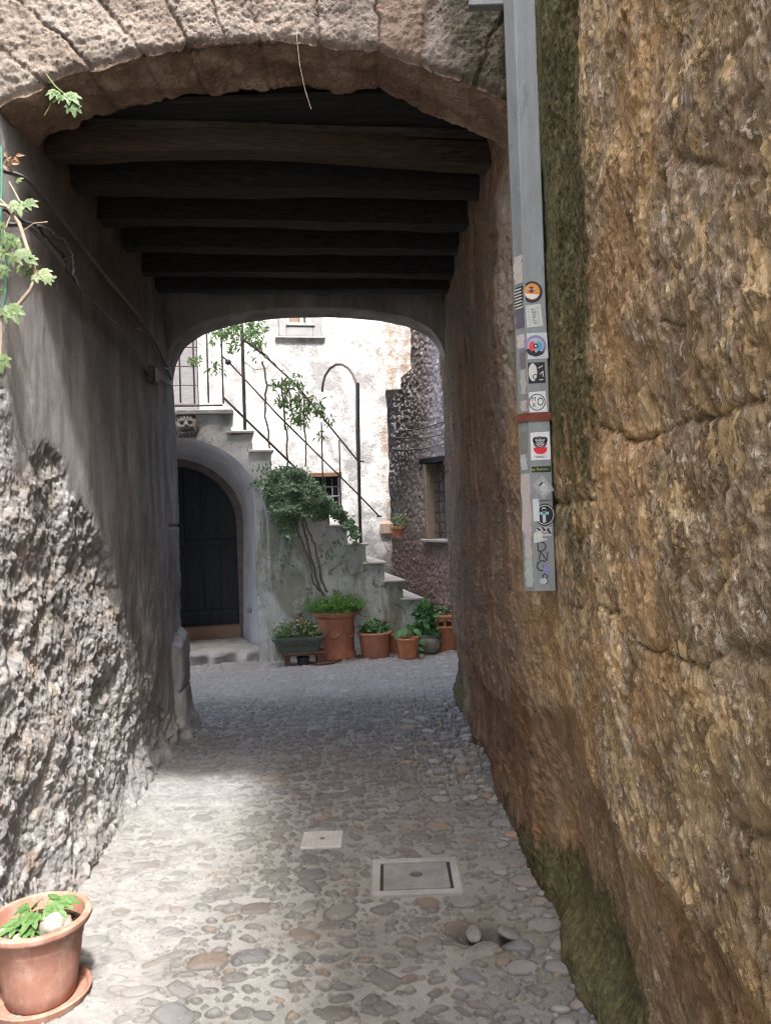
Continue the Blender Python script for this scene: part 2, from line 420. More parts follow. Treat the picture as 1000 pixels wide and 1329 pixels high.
def mat_brownwall():
    k = M_('dark_rubble_wall', .95, .1)
    c = k.ramp(k.noise(14, 8, .75), [(.38, (.17, .155, .16)), (.5, (.33, .305, .31)), (.64, (.50, .475, .475))])
    c = k.mix(k.math('MULTIPLY', k.ramp(k.z(), [(.0, 1), (.55, 0)]), .0), c, c)
    lo = k.ramp(k.math('ADD', k.math('MULTIPLY', k.z(), -.5), k.math('ADD', k.noise(3, 6, .7), .35)), [(.0, 0), (.35, 1)])
    c = k.mix(k.math('MULTIPLY', lo, .5), c, (.26, .16, .11))
    k.bump(k.noise(45, 7, .8), .9, .012)
    return k.done(c)

MR = mat_right(); ML = mat_left(); MS = mat_street(); MA = mat_arch()
MRW = mat_render_wall(); MW = mat_white(); MBW = mat_brownwall()
M_beam = mat_wood('smoked_oak', (.006, .006, .007), (.04, .038, .04), (.5, 9, 12), .8, .012)
M_beam2 = mat_wood('brown_oak', (.018, .013, .010), (.085, .058, .040), (.5, 9, 14), .85, .014)
M_beam3 = mat_wood('grey_old_oak', (.03, .028, .026), (.12, .11, .10), (.5, 6, 9), .85, .008)
M_door = mat_wood('black_door_wood', (.016, .020, .024), (.05, .056, .062), (9, 9, .5), .55, .002)
M_bench = mat_wood('bench_wood', (.07, .035, .025), (.17, .09, .06), (.6, 7, 7), .8)
M_shut = mat_wood('grey_shutter_wood', (.12, .115, .12), (.19, .185, .19), (.6, 7, 7), .8)
M_iron = mat_plain('dark_iron', (.035, .030, .028), (.085, .065, .055), 30, .6, .4, .4, .002)
def mat_duct():
    k = M_('galvanised_grey_duct', .55, .4)
    c = k.ramp(k.noise(9, 8, .7, k.co((1, 1, .12))), [(.35, (.13, .145, .148)), (.65, (.21, .228, .228))])
    c = k.mix(k.ramp(k.noise(14, 8, .75, k.co((1, 1, .35))), [(.56, 0), (.66, .6)]), c, (.09, .085, .075))
    c = k.mix(k.ramp(k.noise(70, 5, .8, k.co((1, 1, .5))), [(.62, 0), (.66, .5)]), c, (.36, .37, .36))
    k.bump(k.noise(7, 4), .5, .01); k.bump(k.noise(80, 4), .2, .001)
    return k.done(c)
M_duct = mat_duct()
M_rust = mat_plain('rust_red_band', (.09, .025, .016), (.17, .05, .03), 40, .8)
M_coarse = mat_plain('coarse_old_plaster', (.20, .18, .15), (.32, .29, .25), 2.5, .95, .1, .9, .02)
M_ground = mat_plain('packed_ground', (.15, .14, .12), (.24, .22, .19), 5, .95, .1)
M_conc = mat_plain('grey_concrete', (.19, .185, .17), (.27, .26, .24), 14, .9, .2, .5, .002)
M_white_st = mat_plain('white_step_stone', (.30, .295, .28), (.44, .43, .41), 9, .8, .25)
M_surr = mat_plain('window_surround_stone', (.20, .20, .205), (.29, .29, .29), 7, .85, .2)
M_tan = mat_plain('tan_dressed_stone', (.22, .175, .135), (.34, .28, .22), 9, .9, .15, .6, .006)
M_tan2 = mat_plain('brown_jamb_stone', (.12, .10, .085), (.22, .19, .165), 9, .9, .15, .6, .006)
M_face = mat_plain('carved_grey_stone', (.12, .11, .095), (.28, .265, .235), 20, .9, .15, .8, .004)
M_thresh = mat_plain('worn_threshold_stone', (.24, .23, .21), (.42, .40, .37), 6, .8, .2, .6, .01)
M_brick = mat_plain('brick_threshold', (.24, .15, .11), (.34, .22, .16), 12, .9, .1, .6, .006)
M_dark = mat_plain('dark_glass', (.012, .014, .018), (.03, .034, .042), 3, .15, .5, 0)
M_soil = mat_plain('potting_soil', (.02, .014, .010), (.06, .042, .03), 40, .95, .1, 1, .01)
M_cable = mat_plain('dusty_grey_cable', (.07, .07, .075), (.17, .17, .175), 30, .6, .35)
M_cable2 = mat_plain('black_cable', (.02, .02, .022), (.05, .05, .055), 30, .5, .4)
M_hose = mat_plain('green_hose', (.04, .12, .09), (.07, .18, .13), 20, .5, .4)
M_vine = mat_plain('woody_vine_bark', (.06, .045, .035), (.16, .13, .10), 40, .9, .15, .8, .004)
M_stalk = mat_plain('green_stalk', (.10, .16, .05), (.20, .26, .10), 30, .7)
T_pink = mat_terra('sunbleached_terracotta', (.24, .115, .085), (.33, .175, .13), .5)
T_red = mat_terra('deep_terracotta', (.33, .12, .065), (.46, .19, .11), .3)
T_or = mat_terra('orange_terracotta', (.42, .15, .07), (.56, .23, .12), .25)
T_green = mat_plain('green_glazed_planter', (.045, .07, .06), (.10, .125, .105), 14, .6, .35)
T_plbrown = mat_plain('brown_planter_rim', (.10, .055, .04), (.17, .09, .065), 20, .8)
T_grey = mat_plain('mossy_grey_stoneware', (.10, .105, .07), (.27, .25, .19), 9, .8, .2)
T_blk = mat_plain('black_plastic_pot', (.02, .02, .024), (.04, .04, .045), 9, .5, .4)
M_cob = mat_plain('loose_cobble_stone', (.07, .07, .068), (.17, .165, .155), 14, .8, .25, .5, .003)
M_stone1 = mat_plain('pale_pebble', (.16, .15, .125), (.32, .30, .265), 18, .8, .2)
L_ivy = mat_leaf('ivy_leaf', (.07, .13, .065), (.17, .27, .14), (.38, .48, .32), .15)
L_vine = mat_leaf('jasmine_leaf', (.05, .10, .04), (.12, .20, .08), (.22, .32, .14), .35)
L_grape = mat_leaf('grape_leaf', (.08, .13, .06), (.15, .22, .10), (.26, .32, .17), .35)
L_fern = mat_leaf('feathery_leaf', (.06, .15, .03), (.12, .27, .05), (.22, .42, .10), .3)
L_bush = mat_leaf('broad_green_leaf', (.04, .12, .04), (.10, .24, .07), (.20, .38, .14), .25)
L_pale = mat_leaf('pale_weed_leaf', (.10, .17, .06), (.17, .26, .09), (.27, .36, .16), .3)
L_dry = mat_leaf('dry_leaf', (.10, .05, .03), (.18, .09, .05), (.25, .14, .08), .2)

# ================================================================== GROUND
gs = grid('ground', np.array([[[x, y, -.05] for y in (-60, 90)] for x in (-60, 60)], float), M_ground, flip=True)
tag(gs, kind='structure')
def pebbles(X, Y):
    """flat stones of two sizes bedded in mortar -> height, mask, tint, id"""
    RG = np.zeros(X.shape); H = np.zeros(X.shape); MK = np.zeros(X.shape); T = np.zeros(X.shape+(3,))
    pal = np.array([[.20, .19, .18], [.13, .13, .135], [.26, .245, .22], [.17, .18, .20], [.30, .285, .26], [.185, .15, .125], [.15, .14, .12], [.30, .19, .11], [.21, .20, .19], [.235, .23, .22]])
    for (cell, prob, amin, amax, sd) in ((.160, .60, .042, .076, 3), (.078, .80, .018, .037, 77), (.042, .58, .009, .017, 133)):
        wx = X+.010*fbm(X/.05, Y/.05, 3, sd+1); wy = Y+.010*fbm(X/.05, Y/.05, 3, sd+2)
        ix = np.floor(X/cell); iy = np.floor(Y/cell)
        best = np.full(X.shape, 9.0); ci = np.zeros(X.shape); cj = np.zeros(X.shape)
        for dx in (-1, 0, 1):
            for dy in (-1, 0, 1):
                cx = ix+dx; cy = iy+dy
                ok = hsh(cx, cy, sd) < prob
                ox = (cx+.25+.5*hsh(cx, cy, sd+1))*cell; oy = (cy+.25+.5*hsh(cx, cy, sd+2))*cell
                a = amin+(amax-amin)*hsh(cx, cy, sd+3); b = a*(.36+.42*hsh(cx, cy, sd+4)); th = (hsh(cx, cy, sd+5)-.5)*1.8
                c_, s_ = np.cos(th), np.sin(th); ux = (wx-ox)*c_+(wy-oy)*s_; uy = -(wx-ox)*s_+(wy-oy)*c_
                p = 1.8+1.6*hsh(cx, cy, sd+6)
                d = (np.abs(ux/a)**p+np.abs(uy/b)**p)**(1/p)
                d = np.where(ok, d, 9)
                n = d < best; best = np.where(n, d, best); ci = np.where(n, cx, ci); cj = np.where(n, cy, cj)
        mk = (1-sst(.90, 1.02, best))*(MK < .03)
        hh = (.006+.010*hsh(ci, cj, sd+7))*np.clip(1-best**4, 0, 1)+.0015
        H = np.maximum(H, hh*mk)
        col = pal[np.minimum((hsh(ci, cj, sd+8)*10).astype(int), 9)]*(.50+.55*hsh(ci, cj, sd+9))[..., None]
        T = np.where((mk > MK)[..., None], col, T); RG = np.maximum(RG*(1-mk), np.exp(-((best-1.02)/(.10 if cell > .1 else .16))**2)*(1 if cell > .05 else .6)*(1-MK)); MK = np.maximum(MK, mk)
    return H, MK, T, RG
def rect_mask(X, Y, x0, x1, y0, y1, e=.02):
    return sst(x0-e, x0, X)*(1-sst(x1, x1+e, X))*sst(y0-e, y0, Y)*(1-sst(y1, y1+e, Y))
HOLE = at(625, 1213, 1); HOLE = (HOLE.x*1.6/(1.6-HOLE.z), 1.6/(1.6-HOLE.z))
def street(name, x0, x1, nx, ys, seed):
    X, Y = np.meshgrid(np.linspace(x0, x1, nx), ys, indexing='ij')
    H, MK, T, RG = pebbles(X, Y)
    cov = np.maximum(rect_mask(X, Y, -.115, .27, 3.19, 3.53), rect_mask(X, Y, -.468, -.265, 3.68, 3.87))
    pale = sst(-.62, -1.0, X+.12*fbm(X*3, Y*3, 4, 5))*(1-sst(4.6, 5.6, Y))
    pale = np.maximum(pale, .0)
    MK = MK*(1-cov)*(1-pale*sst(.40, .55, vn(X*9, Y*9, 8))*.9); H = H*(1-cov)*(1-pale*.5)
    # rounded, prouder stones along the right wall in the passage and across the small square
    rd = sst(4.0, 4.6, Y)*sst(-.15, .15, X+.1*fbm(X*3, Y*3, 3, 2)); rd = np.maximum(rd, sst(6.3, 7.2, Y)*.8)
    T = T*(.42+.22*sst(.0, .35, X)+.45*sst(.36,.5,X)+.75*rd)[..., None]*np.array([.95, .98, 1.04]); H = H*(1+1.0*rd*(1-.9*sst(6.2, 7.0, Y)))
    moss = np.exp(-((X-.33)**2/.05+(Y-2.85)**2/.12))*.75+sst(.42, .62, X)*.45*(1-sst(5.6, 6.2, Y))+.12
    moss = np.maximum(moss, np.exp(-((X+1.15)**2/.3+(Y-7.7)**2/.3))*.7)
    hl = np.exp(-(((X-HOLE[0]-.01)/.11)**2+((Y-HOLE[1])/.075)**2)**1.5)
    Z = H+.012*fbm(X*1.6, Y*1.6, 4, 9)+.003*fbm(X*14, Y*14, 4, 4)+.0016*fbm(X*60, Y*60, 3, 6)
    Z = Z+.05*np.clip((X-.45)/.3, 0, 1)**2*(Y < 6.5)+.05*np.clip((-1.25-X)/.3, 0, 1)**2*(Y < 5.9)
    flat = cov; Z = Z*(1-flat)+0.000*flat
    Z = Z-.05*hl; T = T*(1-.85*hl[..., None]); RG = np.maximum(RG, 1.4*hl)
    moss = moss+.6*hl
    P = np.stack([X, Y, Z], -1)
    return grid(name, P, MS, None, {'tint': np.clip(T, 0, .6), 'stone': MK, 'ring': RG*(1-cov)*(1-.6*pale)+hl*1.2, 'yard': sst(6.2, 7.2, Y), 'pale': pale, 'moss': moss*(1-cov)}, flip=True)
tag(street('cobbled_street', -1.85, .95, 620, np.concatenate([np.linspace(-4, 1.85, 40), 1/np.linspace(1/1.9, 1/6.6, 1000)]), 1), kind='structure')
tag(street('courtyard_paving', -5, 3.2, 760, np.linspace(6.6, 11.5, 430), 2), kind='structure')

# ================================================================== RIGHT HOUSE WALL
rh = thing('stone_house', 'tall ochre tufa stone wall of the house filling the right side of the lane', 'building')
def xr_base(Y): return np.interp(Y, [-4, 2.9, 3.3, 6.5], [.60, .60, .545, .52])
def roof_r(Y): return np.interp(Y, [-4, .1, .35, 1.0, 1.3, 6.6], [4.3, 4.3, 5.2, 7.0, 7.4, 7.6])
def wall_pt(px, py, X0=.57):
    a, b = ray(px, py)
    Y = X0/a; return Y, 1.6+b*Y
cr = [
 [(700, 650), (722, 655), (742, 652), (762, 650)], [(742, 60), (746, 180), (752, 300), (763, 474), (766, 560), (762, 650), (775, 780)],
 [(715, 781), (742, 784), (760, 786), (797, 806), (812, 850)],
 [(862, 418), (903, 432), (908, 483), (931, 533), (1000, 519)], [(862, 418), (850, 330), (870, 200)],
 [(766, 560), (850, 575), (931, 533)],
 [(812, 850), (816, 930), (822, 982), (862, 1024), (928, 1066), (958, 1090), (1000, 1106)],
 [(862, 1024), (863, 1100), (865, 1174)], [(949, 1090), (947, 1180), (952, 1290)],
 [(797, 806), (880, 850), (1000, 860)],
 [(600, 655), (640, 650), (700, 656)], [(612, 780), (650, 800), (724, 883), (736, 1006)],
 [(931, 533), (940, 700), (915, 852)], [(850, 575), (842, 700), (850, 845)],
 [(880, 0), (870, 200)], [(870, 200), (1000, 230)]]
over = [(640, 905), (700, 925), (724, 935), (736, 1006), (772, 1060), (820, 1138), (862, 1174), (898, 1234), (940, 1300), (1000, 1400)]
def seg_dist(Y, Z, pts, wob):
    D = np.full(Y.shape, 9.0)
    for (a, b), (c, d) in zip(pts[:-1], pts[1:]):
        vx, vy = c-a, d-b; L = vx*vx+vy*vy+1e-9
        t = np.clip(((Y+wob-a)*vx+(Z+wob*.7-b)*vy)/L, 0, 1)
        D = np.minimum(D, np.hypot(Y+wob-a-t*vx, Z+wob*.7-b-t*vy))
    return D
ys = np.concatenate([np.linspace(-4, .88, 40), 1/np.linspace(1/.9, 1/6.52, 780)])
zf = np.linspace(-.05, 3.75, 820); tt = np.linspace(0, 1, 14)[1:]
Yg = np.repeat(ys[:, None], len(zf)+len(tt), 1)
Zg = np.concatenate([np.repeat(zf[None], len(ys), 0), 3.75+(roof_r(ys)[:, None]-3.75)*tt[None]], 1)
wob = .06*fbm(Yg*4, Zg*4, 6, 31, .6)
jm = np.zeros(Yg.shape); gv = jm.copy()
for c in cr:
    pts = [wall_pt(*p) for p in c]
    D = seg_dist(Yg, Zg, pts, wob); wd = .004+.012*vn(Yg*4, Zg*4, 3)**2
    gv = np.maximum(gv, np.exp(-(D/.045)**2)); jm = np.maximum(jm, np.exp(-(D/wd)**2)*(.25+.75*sst(.3, .7, vn(Yg*4, Zg*4, 12))))
op = sorted([wall_pt(*p) for p in over]); oy = [p[0] for p in op]; oz = [p[1] for p in op]
zov = np.interp(Yg, oy, oz)+.04*fbm(Yg*6, Zg*1.5, 3, 40)
under = 1-sst(-.03, .05, Zg-zov)
dome = fbm(Yg*1.5, Zg*1.2, 3, 50)
rel = .035*dome+.010*fbm(Yg*5, Zg*5, 5, 51, .6)+.0045*fbm(Yg*22, Zg*20, 4, 52, .65)+.0035*fbm(Yg*70, Zg*65, 3, 53, .7)+.0045*sst(.02, .07, fbm(Yg*8, Zg*7, 6, 64, .68))-.012*np.clip(1-np.abs(fbm(Yg*9, Zg*5, 4, 57))*7, 0, 1)*vn(Yg*3, Zg*3, 58)
fs_ = fbm(Yg*16, Zg*7, 5, 60, .62); rel += .006*sst(.08, .16, fs_)
near = 1-sst(2.9, 3.25, Yg)
rel = rel+(1-near)*(.012*fbm(Yg*4, Zg*4, 5, 97, .65)+.010*sst(.0, .06, fbm(Yg*3.2, Zg*4.5, 6, 98, .66))+.02*(1-sst(.5, 1.3, Zg))*fbm(Yg*7, Zg*7, 4, 99, .6)); rel *= (.8+.2*near)*(1-.75*np.exp(-((Yg-2.70)/.10)**2))
jm2 = jm*(.35+.65*near)
bulge = .022*near*sst(-.10, .16, .09*fbm(Yg*3, Zg*2.2, 5, 90)+wall_pt(755, 400)[0]-Yg)      # main face sits proud of the mossy strip
out = rel-.011*jm2-.006*gv*(.4+.6*near)+bulge-.022*under*np.clip((2-Zg)/1.5, 0, 1)
# mossy toe of the wall
toe = np.exp(-((Zg-.03)/.14)**2)*(.10+.04*fbm(Yg*4, Zg*4, 4, 61))*(.25+.75*(1-sst(2.6, 3.3, Yg))+.6*sst(5.6, 6.3, Yg))
Xg = xr_base(Yg)+.09*(1-sst(0, 1.3, Zg))*np.where(near > .5, .6, .5)-out-toe
stripy = wall_pt(755, 400)[0]
moss = near*sst(stripy-.22, stripy+.12, Yg+.22*fbm(Yg*2.5, Zg*1.6, 5, 91))*(.36+.34*sst(.8, 2.6, Zg))*(.4+.6*sst(.9, 1.5, Zg))+1.0*np.exp(-((Zg-.02)/.20)**2)*(Yg > 1.8)*(.8-.35*sst(3.2, 3.8, Yg))
moss += .5*sst(5.8, 6.4, Yg)*(Zg < .35)
moss += .9*np.exp(-((Zg-.05)/.26)**2)*np.exp(-((Yg-2.55)/.55)**2)
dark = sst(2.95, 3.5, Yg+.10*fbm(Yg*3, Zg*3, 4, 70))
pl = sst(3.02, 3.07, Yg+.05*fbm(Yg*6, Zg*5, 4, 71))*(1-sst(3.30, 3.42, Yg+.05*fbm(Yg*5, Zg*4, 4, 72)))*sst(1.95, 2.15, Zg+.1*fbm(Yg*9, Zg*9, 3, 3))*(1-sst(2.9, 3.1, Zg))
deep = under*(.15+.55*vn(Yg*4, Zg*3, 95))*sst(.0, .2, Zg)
flake = np.ones(Yg.shape)*near*(1-.7*under)
jm2 = np.maximum(jm2, .9*np.exp(-((Zg-.03)/.035)**2)*vn(Yg*6, Zg*3, 5))
P = np.stack([Xg, Yg, Zg], -1)
cap = P[:, -1:].copy(); cap[..., 0] = 4.0; P = np.concatenate([P, cap], 1)
P = np.concatenate([P, P[-1:]+np.array([[[.0, .02, 0]]]), P[-1:]+np.array([[[3.4, .03, 0]]])], 0)
def padr(a): a = np.concatenate([a, a[:, -1:]], 1); return np.concatenate([a, a[-1:], a[-1:]], 0)
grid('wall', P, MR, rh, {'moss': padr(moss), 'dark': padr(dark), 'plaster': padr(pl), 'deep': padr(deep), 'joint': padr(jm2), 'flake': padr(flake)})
MB().box((.85, -4, 0), (3.9, .6, 4.25)).box((.85, .62, 0), (3.9, 6.45, 7.35)).build('house_body', M_coarse, rh)

# ================================================================== LEFT HOUSE WALL
lh = thing('plastered_house', 'grey plastered house wall with crumbling rubble base on the left of the lane', 'building')
def xl(Y): return np.interp(Y, [-4, 3.0, 3.3, 4.7, 5.5, 5.95], [-1.41, -1.43, -1.43, -1.50, -1.56, -1.60])
def lpt(px, py, off=0.0):
    """a photo point on the left wall (off = metres in front of it)"""
    a, b = ray(px, py); Y = 3.5
    for _ in range(12): Y = (float(xl(Y))+off)/a
    return Vector((a*Y, Y, 1.6+b*Y))
ys = np.concatenate([np.linspace(-4, 1.9, 30), 1/np.linspace(1/1.95, 1/5.95, 560)])
zf = np.linspace(-.05, 3.75, 800)
Yg = np.repeat(ys[:, None], len(zf)+9, 1)
tt = np.linspace(0, 1, 10)[1:]
Zg = np.concatenate([np.repeat(zf[None], len(ys), 0), np.repeat((3.75+2.4*tt)[None], len(ys), 0)], 1)
ztop = np.interp(Yg, [2.6, 2.94, 3.3, 3.7, 4.1, 4.4, 4.9, 5.6], [1.6, 1.76, 1.86, 1.68, 1.34, .86, .42, .12])
wv = .16*fbm(Yg*5, Zg*5, 5, 5, .6)
rub = 1-sst(-.03, .05, Zg+wv-ztop+.08*fbm(Yg*22, Zg*22, 3, 55))
leftplain = 1-sst(2.86, 2.98, Yg+.10*fbm(Yg*3, Zg*2.5, 4, 8)-.16*np.clip(1.0-Zg, 0, 1)+.0)
rub = rub*np.maximum(1-leftplain, sst(1.05, .8, Zg))
wx = Yg+.03*fbm(Yg*9, Zg*9, 3, 15); wz = Zg+.03*fbm(Yg*9, Zg*9, 3, 16)
# beds of lumps leaning a little, like the core of an old wall
f1, f2, cid = worley(wx/.070+wz*2.0, wz/.060-wx*3, 21); h1 = np.clip((f2-f1)*1.6, 0, 1)**.6*(.4+.6*cid)
g1, g2, gid = worley(wx/.026+wz*9, wz/.030, 22); h2 = np.clip((g2-g1)*1.5, 0, 1)**.7*(.3+.7*gid)
big = fbm(Yg*3, Zg*3, 4, 23)
rdg = 1-np.abs(fbm(Yg*7+Zg*3.5, Zg*4.2-Yg*1.5, 5, 61, .62))*2.6; rdg2 = 1-np.abs(fbm(Yg*21+Zg*9, Zg*13, 4, 62, .65))*2.4
sr = 1-sst(-.10, .16, Zg+wv-ztop); rel = (.75*rub+.25*sr)*(.010*h1*(cid > .6)+.002*h2+.045*big+.009*rdg+.006*rdg2+.006*fbm(Yg*40, Zg*30, 4, 24, .72)-.018)+.004*sr*fbm(Yg*30, Zg*30, 4, 66, .7)
edge = np.exp(-((Zg+wv-ztop)/.03)**2)*(1-leftplain)
rel += (1-rub)*(.006*fbm(Yg*9, Zg*3, 5, 25)+.02*fbm(Yg*1.3, Zg*1.1, 3, 26))
grain = leftplain*(1-rub); rel += grain*(.006*fbm(Yg*50, Zg*50, 4, 27, .7)+.012*fbm(Yg*10, Zg*10, 4, 28))
low = (1-rub)*sst(3.9, 4.4, Yg)*(1-sst(1.1, 1.6, Zg+.2*big)); rel += low*.016*fbm(Yg*12, Zg*8, 5, 29, .62)
# projecting stones at the foot of the far jamb
bl = sst(5.45, 5.52, Yg+.04*fbm(Yg*6, Zg*6, 3, 30))*(1-sst(.70, .76, Zg+.05*fbm(Yg*6, Zg*6, 3, 33)))
rel += bl*.06-.02*bl*np.exp(-((Zg-.36)/.012)**2)
jt = sst(5.5, 5.6, Yg)*np.exp(-((Zg-1.55)/.010)**2); rel -= .02*jt
rel += np.exp(-((Zg-.0)/.16)**2)*.05*(1+.6*big)
Xg = xl(Yg)+rel+.02*edge*.0
pal = np.array([[1, .98, .95], [.8, .78, .76], [1.15, 1.13, 1.1], [1.1, .98, .85], [.9, .9, .92], [1.2, 1.18, 1.15]])
tint = pal[np.minimum((cid*6).astype(int), 5)]*(.45+.75*h1)[..., None]*0+pal[np.minimum((cid*6).astype(int), 5)]
r3 = worley(Yg/.20, Zg/.16, 44)
tint = np.where(((r3[2] > .93) & (r3[0] < .33))[..., None], np.array([1.0, .72, .50]), tint)
pale_lit = np.clip(leftplain+.8*sst(.35, .0, Zg)*(1-rub)+.6*(1-sst(3.2, 4.1, Yg+.3*big))*(1-rub)*(1-sst(2.5, 3.0, Zg)), 0, 1)  # pale plaster, also lightened in colour where the sun reaches the upper left
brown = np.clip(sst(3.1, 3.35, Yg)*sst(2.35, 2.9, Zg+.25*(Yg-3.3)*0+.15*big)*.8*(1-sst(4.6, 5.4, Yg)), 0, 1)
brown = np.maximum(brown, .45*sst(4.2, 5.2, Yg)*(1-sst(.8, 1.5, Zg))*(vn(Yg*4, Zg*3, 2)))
P = np.stack([Xg, Yg, Zg], -1)
cap = P[:, -1:].copy(); cap[..., 0] = -5.0; P = np.concatenate([P, cap], 1)
e = P[-1:].copy(); e1 = e.copy(); e1[..., 1] += .03; e1[..., 0] -= .03; e2 = e1.copy(); e2[..., 1] += .02; e2[..., 0] = -4.5
P = np.concatenate([P, e1, e2], 0)
grid('wall', P, ML, lh, {'rub': padr(.35*sr+.65*rub), 'tint': np.concatenate([np.concatenate([tint, tint[:, -1:]], 1)]+[np.concatenate([tint, tint[:, -1:]], 1)[-1:]]*2, 0), 'pale_lit': padr(pale_lit), 'brown': padr(brown)}, flip=True)
MB().box((-4.9, -4, 0), (-1.75, 5.85, 6.1)).build('house_body', M_coarse, lh)

# ================================================================== PASSAGE BUILDING OVER THE LANE
pb = thing('passage_building', 'stone building bridging the lane, with an arch and black beams under it', 'building')
AX = [-3.2, -2.0, -1.65, -1.42, -1.2, -.92, -.6, -.3, 0, .2, .38, .51, .62, .75, 1.3]
AZ = [2.2, 2.75, 3.05, 3.21, 3.30, 3.375, 3.42, 3.42, 3.375, 3.31, 3.24, 3.17, 3.05, 2.8, 2.3]
def front_arch():
    nx = 640; xs = np.linspace(-1.72, .80, nx)
    za = np.interp(xs, AX, AZ); kern = np.hanning(31); kern /= kern.sum()
    za = np.convolve(np.pad(za, 15, 'edge'), kern, 'valid')
    za = za+.012*fbm(xs*8, xs*0+1, 4, 3)
    nt = 190; ns = 110
    t = np.linspace(1, 0, nt)
    Zf = za[:, None]+t[None]*(4.15-za[:, None])
    Xf = np.repeat(xs[:, None], nt, 1)
    tilt = .62*(Xf+.09)
    Xq = Xf-tilt*(Zf-za[:, None])                      # where this voussoir lands on the intrados
    jx = np.array([-1.64, -1.44, -1.24, -1.07, -.87, -.70, -.55, -.42, -.18, .03, .20, .40, .58, .72])
    Xw = Xq+.03*fbm(Xf*6, Zf*6, 5, 5, .6)
    d = np.min(np.abs(Xw[..., None]-jx), -1); jid = np.searchsorted(jx, Xw)
    jm = np.exp(-(d/(.0035+.007*vn(Xf*5, Zf*5, 33)))**2)*(.25+.75*vn(Xf*6, Zf*6, 2))
    ring = Zf-za[:, None]
    rel = .014*fbm(Xf*5, Zf*5, 5, 6, .6)+.013*fbm(Xf*22, Zf*22, 5, 7, .68)+.006*fbm(Xf*75, Zf*75, 3, 8)
    rel += (hsh(jid.astype(float), jid*0.0, 3)-.5)*.012-.022*jm
    edge = np.exp(-(ring/.018)**2); Yf = 2.94-rel+.028*edge*(.6+.8*vn(Xf*9, Zf*9, 4))
    # soffit
    s = np.linspace(0, 1, ns)[None]; dep = .34+.035*fbm(xs*5, xs*0, 4, 12)[:, None]
    Ys = 2.95+s*dep; Xs = np.repeat(xs[:, None], ns, 1)
    rs = .020*fbm(Xs*5, Ys*5, 5, 14, .6)+.012*fbm(Xs*22, Ys*22, 5, 15, .68)
    ds = np.min(np.abs(Xs[..., None]+.01*fbm(Xs*8, Ys*8, 3, 17)[..., None]-jx), -1); js = np.exp(-(ds/.012)**2)
    jids = np.searchsorted(jx, Xs[:, 0])[:, None]+0*Xs
    js = js*(.2+.5*vn(Xs*5, Ys*5, 88)); rs = rs-.015*js+(hsh(jids, jids*0, 9)-.5)*.014
    lip = .03*vn(xs*9, xs*0, 19)[:, None]*s**6
    Zs = za[:, None]-rs+lip-.004
    # inner face upwards again
    Yi = np.repeat((2.95+dep)[:, :1], 6, 1); Zi = Zs[:, -1:]+np.linspace(.01, .5, 6)[None]; Xi = np.repeat(xs[:, None], 6, 1)
    X = np.concatenate([Xf, Xs, Xi], 1); Y = np.concatenate([Yf, Ys, Yi], 1); Z = np.concatenate([Zf, Zs, Zi], 1)
    pal = np.array([[1, .97, .93], [1.1, 1.06, 1.02], [.9, .84, .78], [1.02, .82, .66], [1.15, 1.12, 1.08], [.95, .93, .9]])
    def tn(j): return pal[(hsh(j*1.0, j*0.0, 5)*5.99).astype(int)]
    T = np.concatenate([tn(jid), tn(jids), tn(jids[:, :1]+0*Xi)], 1)
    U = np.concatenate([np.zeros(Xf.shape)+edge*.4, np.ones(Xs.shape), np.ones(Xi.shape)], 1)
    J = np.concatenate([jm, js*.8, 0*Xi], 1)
    MO = np.concatenate([sst(.12, .42, Xf+.1*fbm(Xf*4, Zf*4, 3, 3))*.75+.18*sst(-1.2, -1.45, Xf), sst(.95, .3, s)*.0+0*Xs, 0*Xi], 1)
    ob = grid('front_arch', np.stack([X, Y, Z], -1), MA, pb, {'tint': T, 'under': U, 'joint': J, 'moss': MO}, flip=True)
front_arch()
def skew(x): return .22*(x+1.6)
FX = [-1.80, -1.64, -1.60, -1.52, -1.38, -1.13, -.8, -.35, 0, .24, .42, .50, .54, .60]
FZ = [2.2, 2.55, 2.80, 2.95, 3.05, 3.135, 3.19, 3.205, 3.185, 3.14, 3.05, 2.93, 2.78, 2.4]
def far_arch():
    # profile by arc length
    px = np.interp(np.linspace(0, 1, 260), np.linspace(0, 1, len(FX)), FX); pz = np.interp(np.linspace(0, 1, 260), np.linspace(0, 1, len(FX)), FZ)
    kern = np.hanning(21); kern /= kern.sum()
    px = np.convolve(np.pad(px, 10, 'edge'), kern, 'valid'); pz = np.convolve(np.pad(pz, 10, 'edge'), kern, 'valid')
    rows = []
    t = np.linspace(1, 0, 30)
    zt = 3.50
    Xf = px[:, None]+0*t[None]; Zf = pz[:, None]+t[None]*(zt-pz[:, None]); Yf = 5.72+skew(Xf)-.012*fbm(Xf*6, Zf*6, 4, 3)
    s = np.linspace(0, 1, 24)[None]; Xs = px[:, None]+0*s; Ys = 5.73+skew(Xs)+s*.28; Zs = pz[:, None]-.012*fbm(Xs*7, Ys*7, 4, 5)+0*s
    t2 = np.linspace(0, 1, 12)[None]; Xb = px[:, None]+0*t2; Zb = pz[:, None]+t2*(7.6-pz[:, None]); Yb = 6.02+skew(Xb)+0*t2
    X = np.concatenate([Xf, Xs, Xb], 1); Y = np.concatenate([Yf, Ys, Yb], 1); Z = np.concatenate([Zf, Zs, Zb], 1)
    one = np.ones(X.shape)
    grid('far_arch', np.stack([X, Y, Z], -1), ML, pb, {'rub': one*0, 'pale_lit': one*.1, 'brown': one*.2, 'tint': np.ones(X.shape+(3,))}, flip=True)
far_arch()
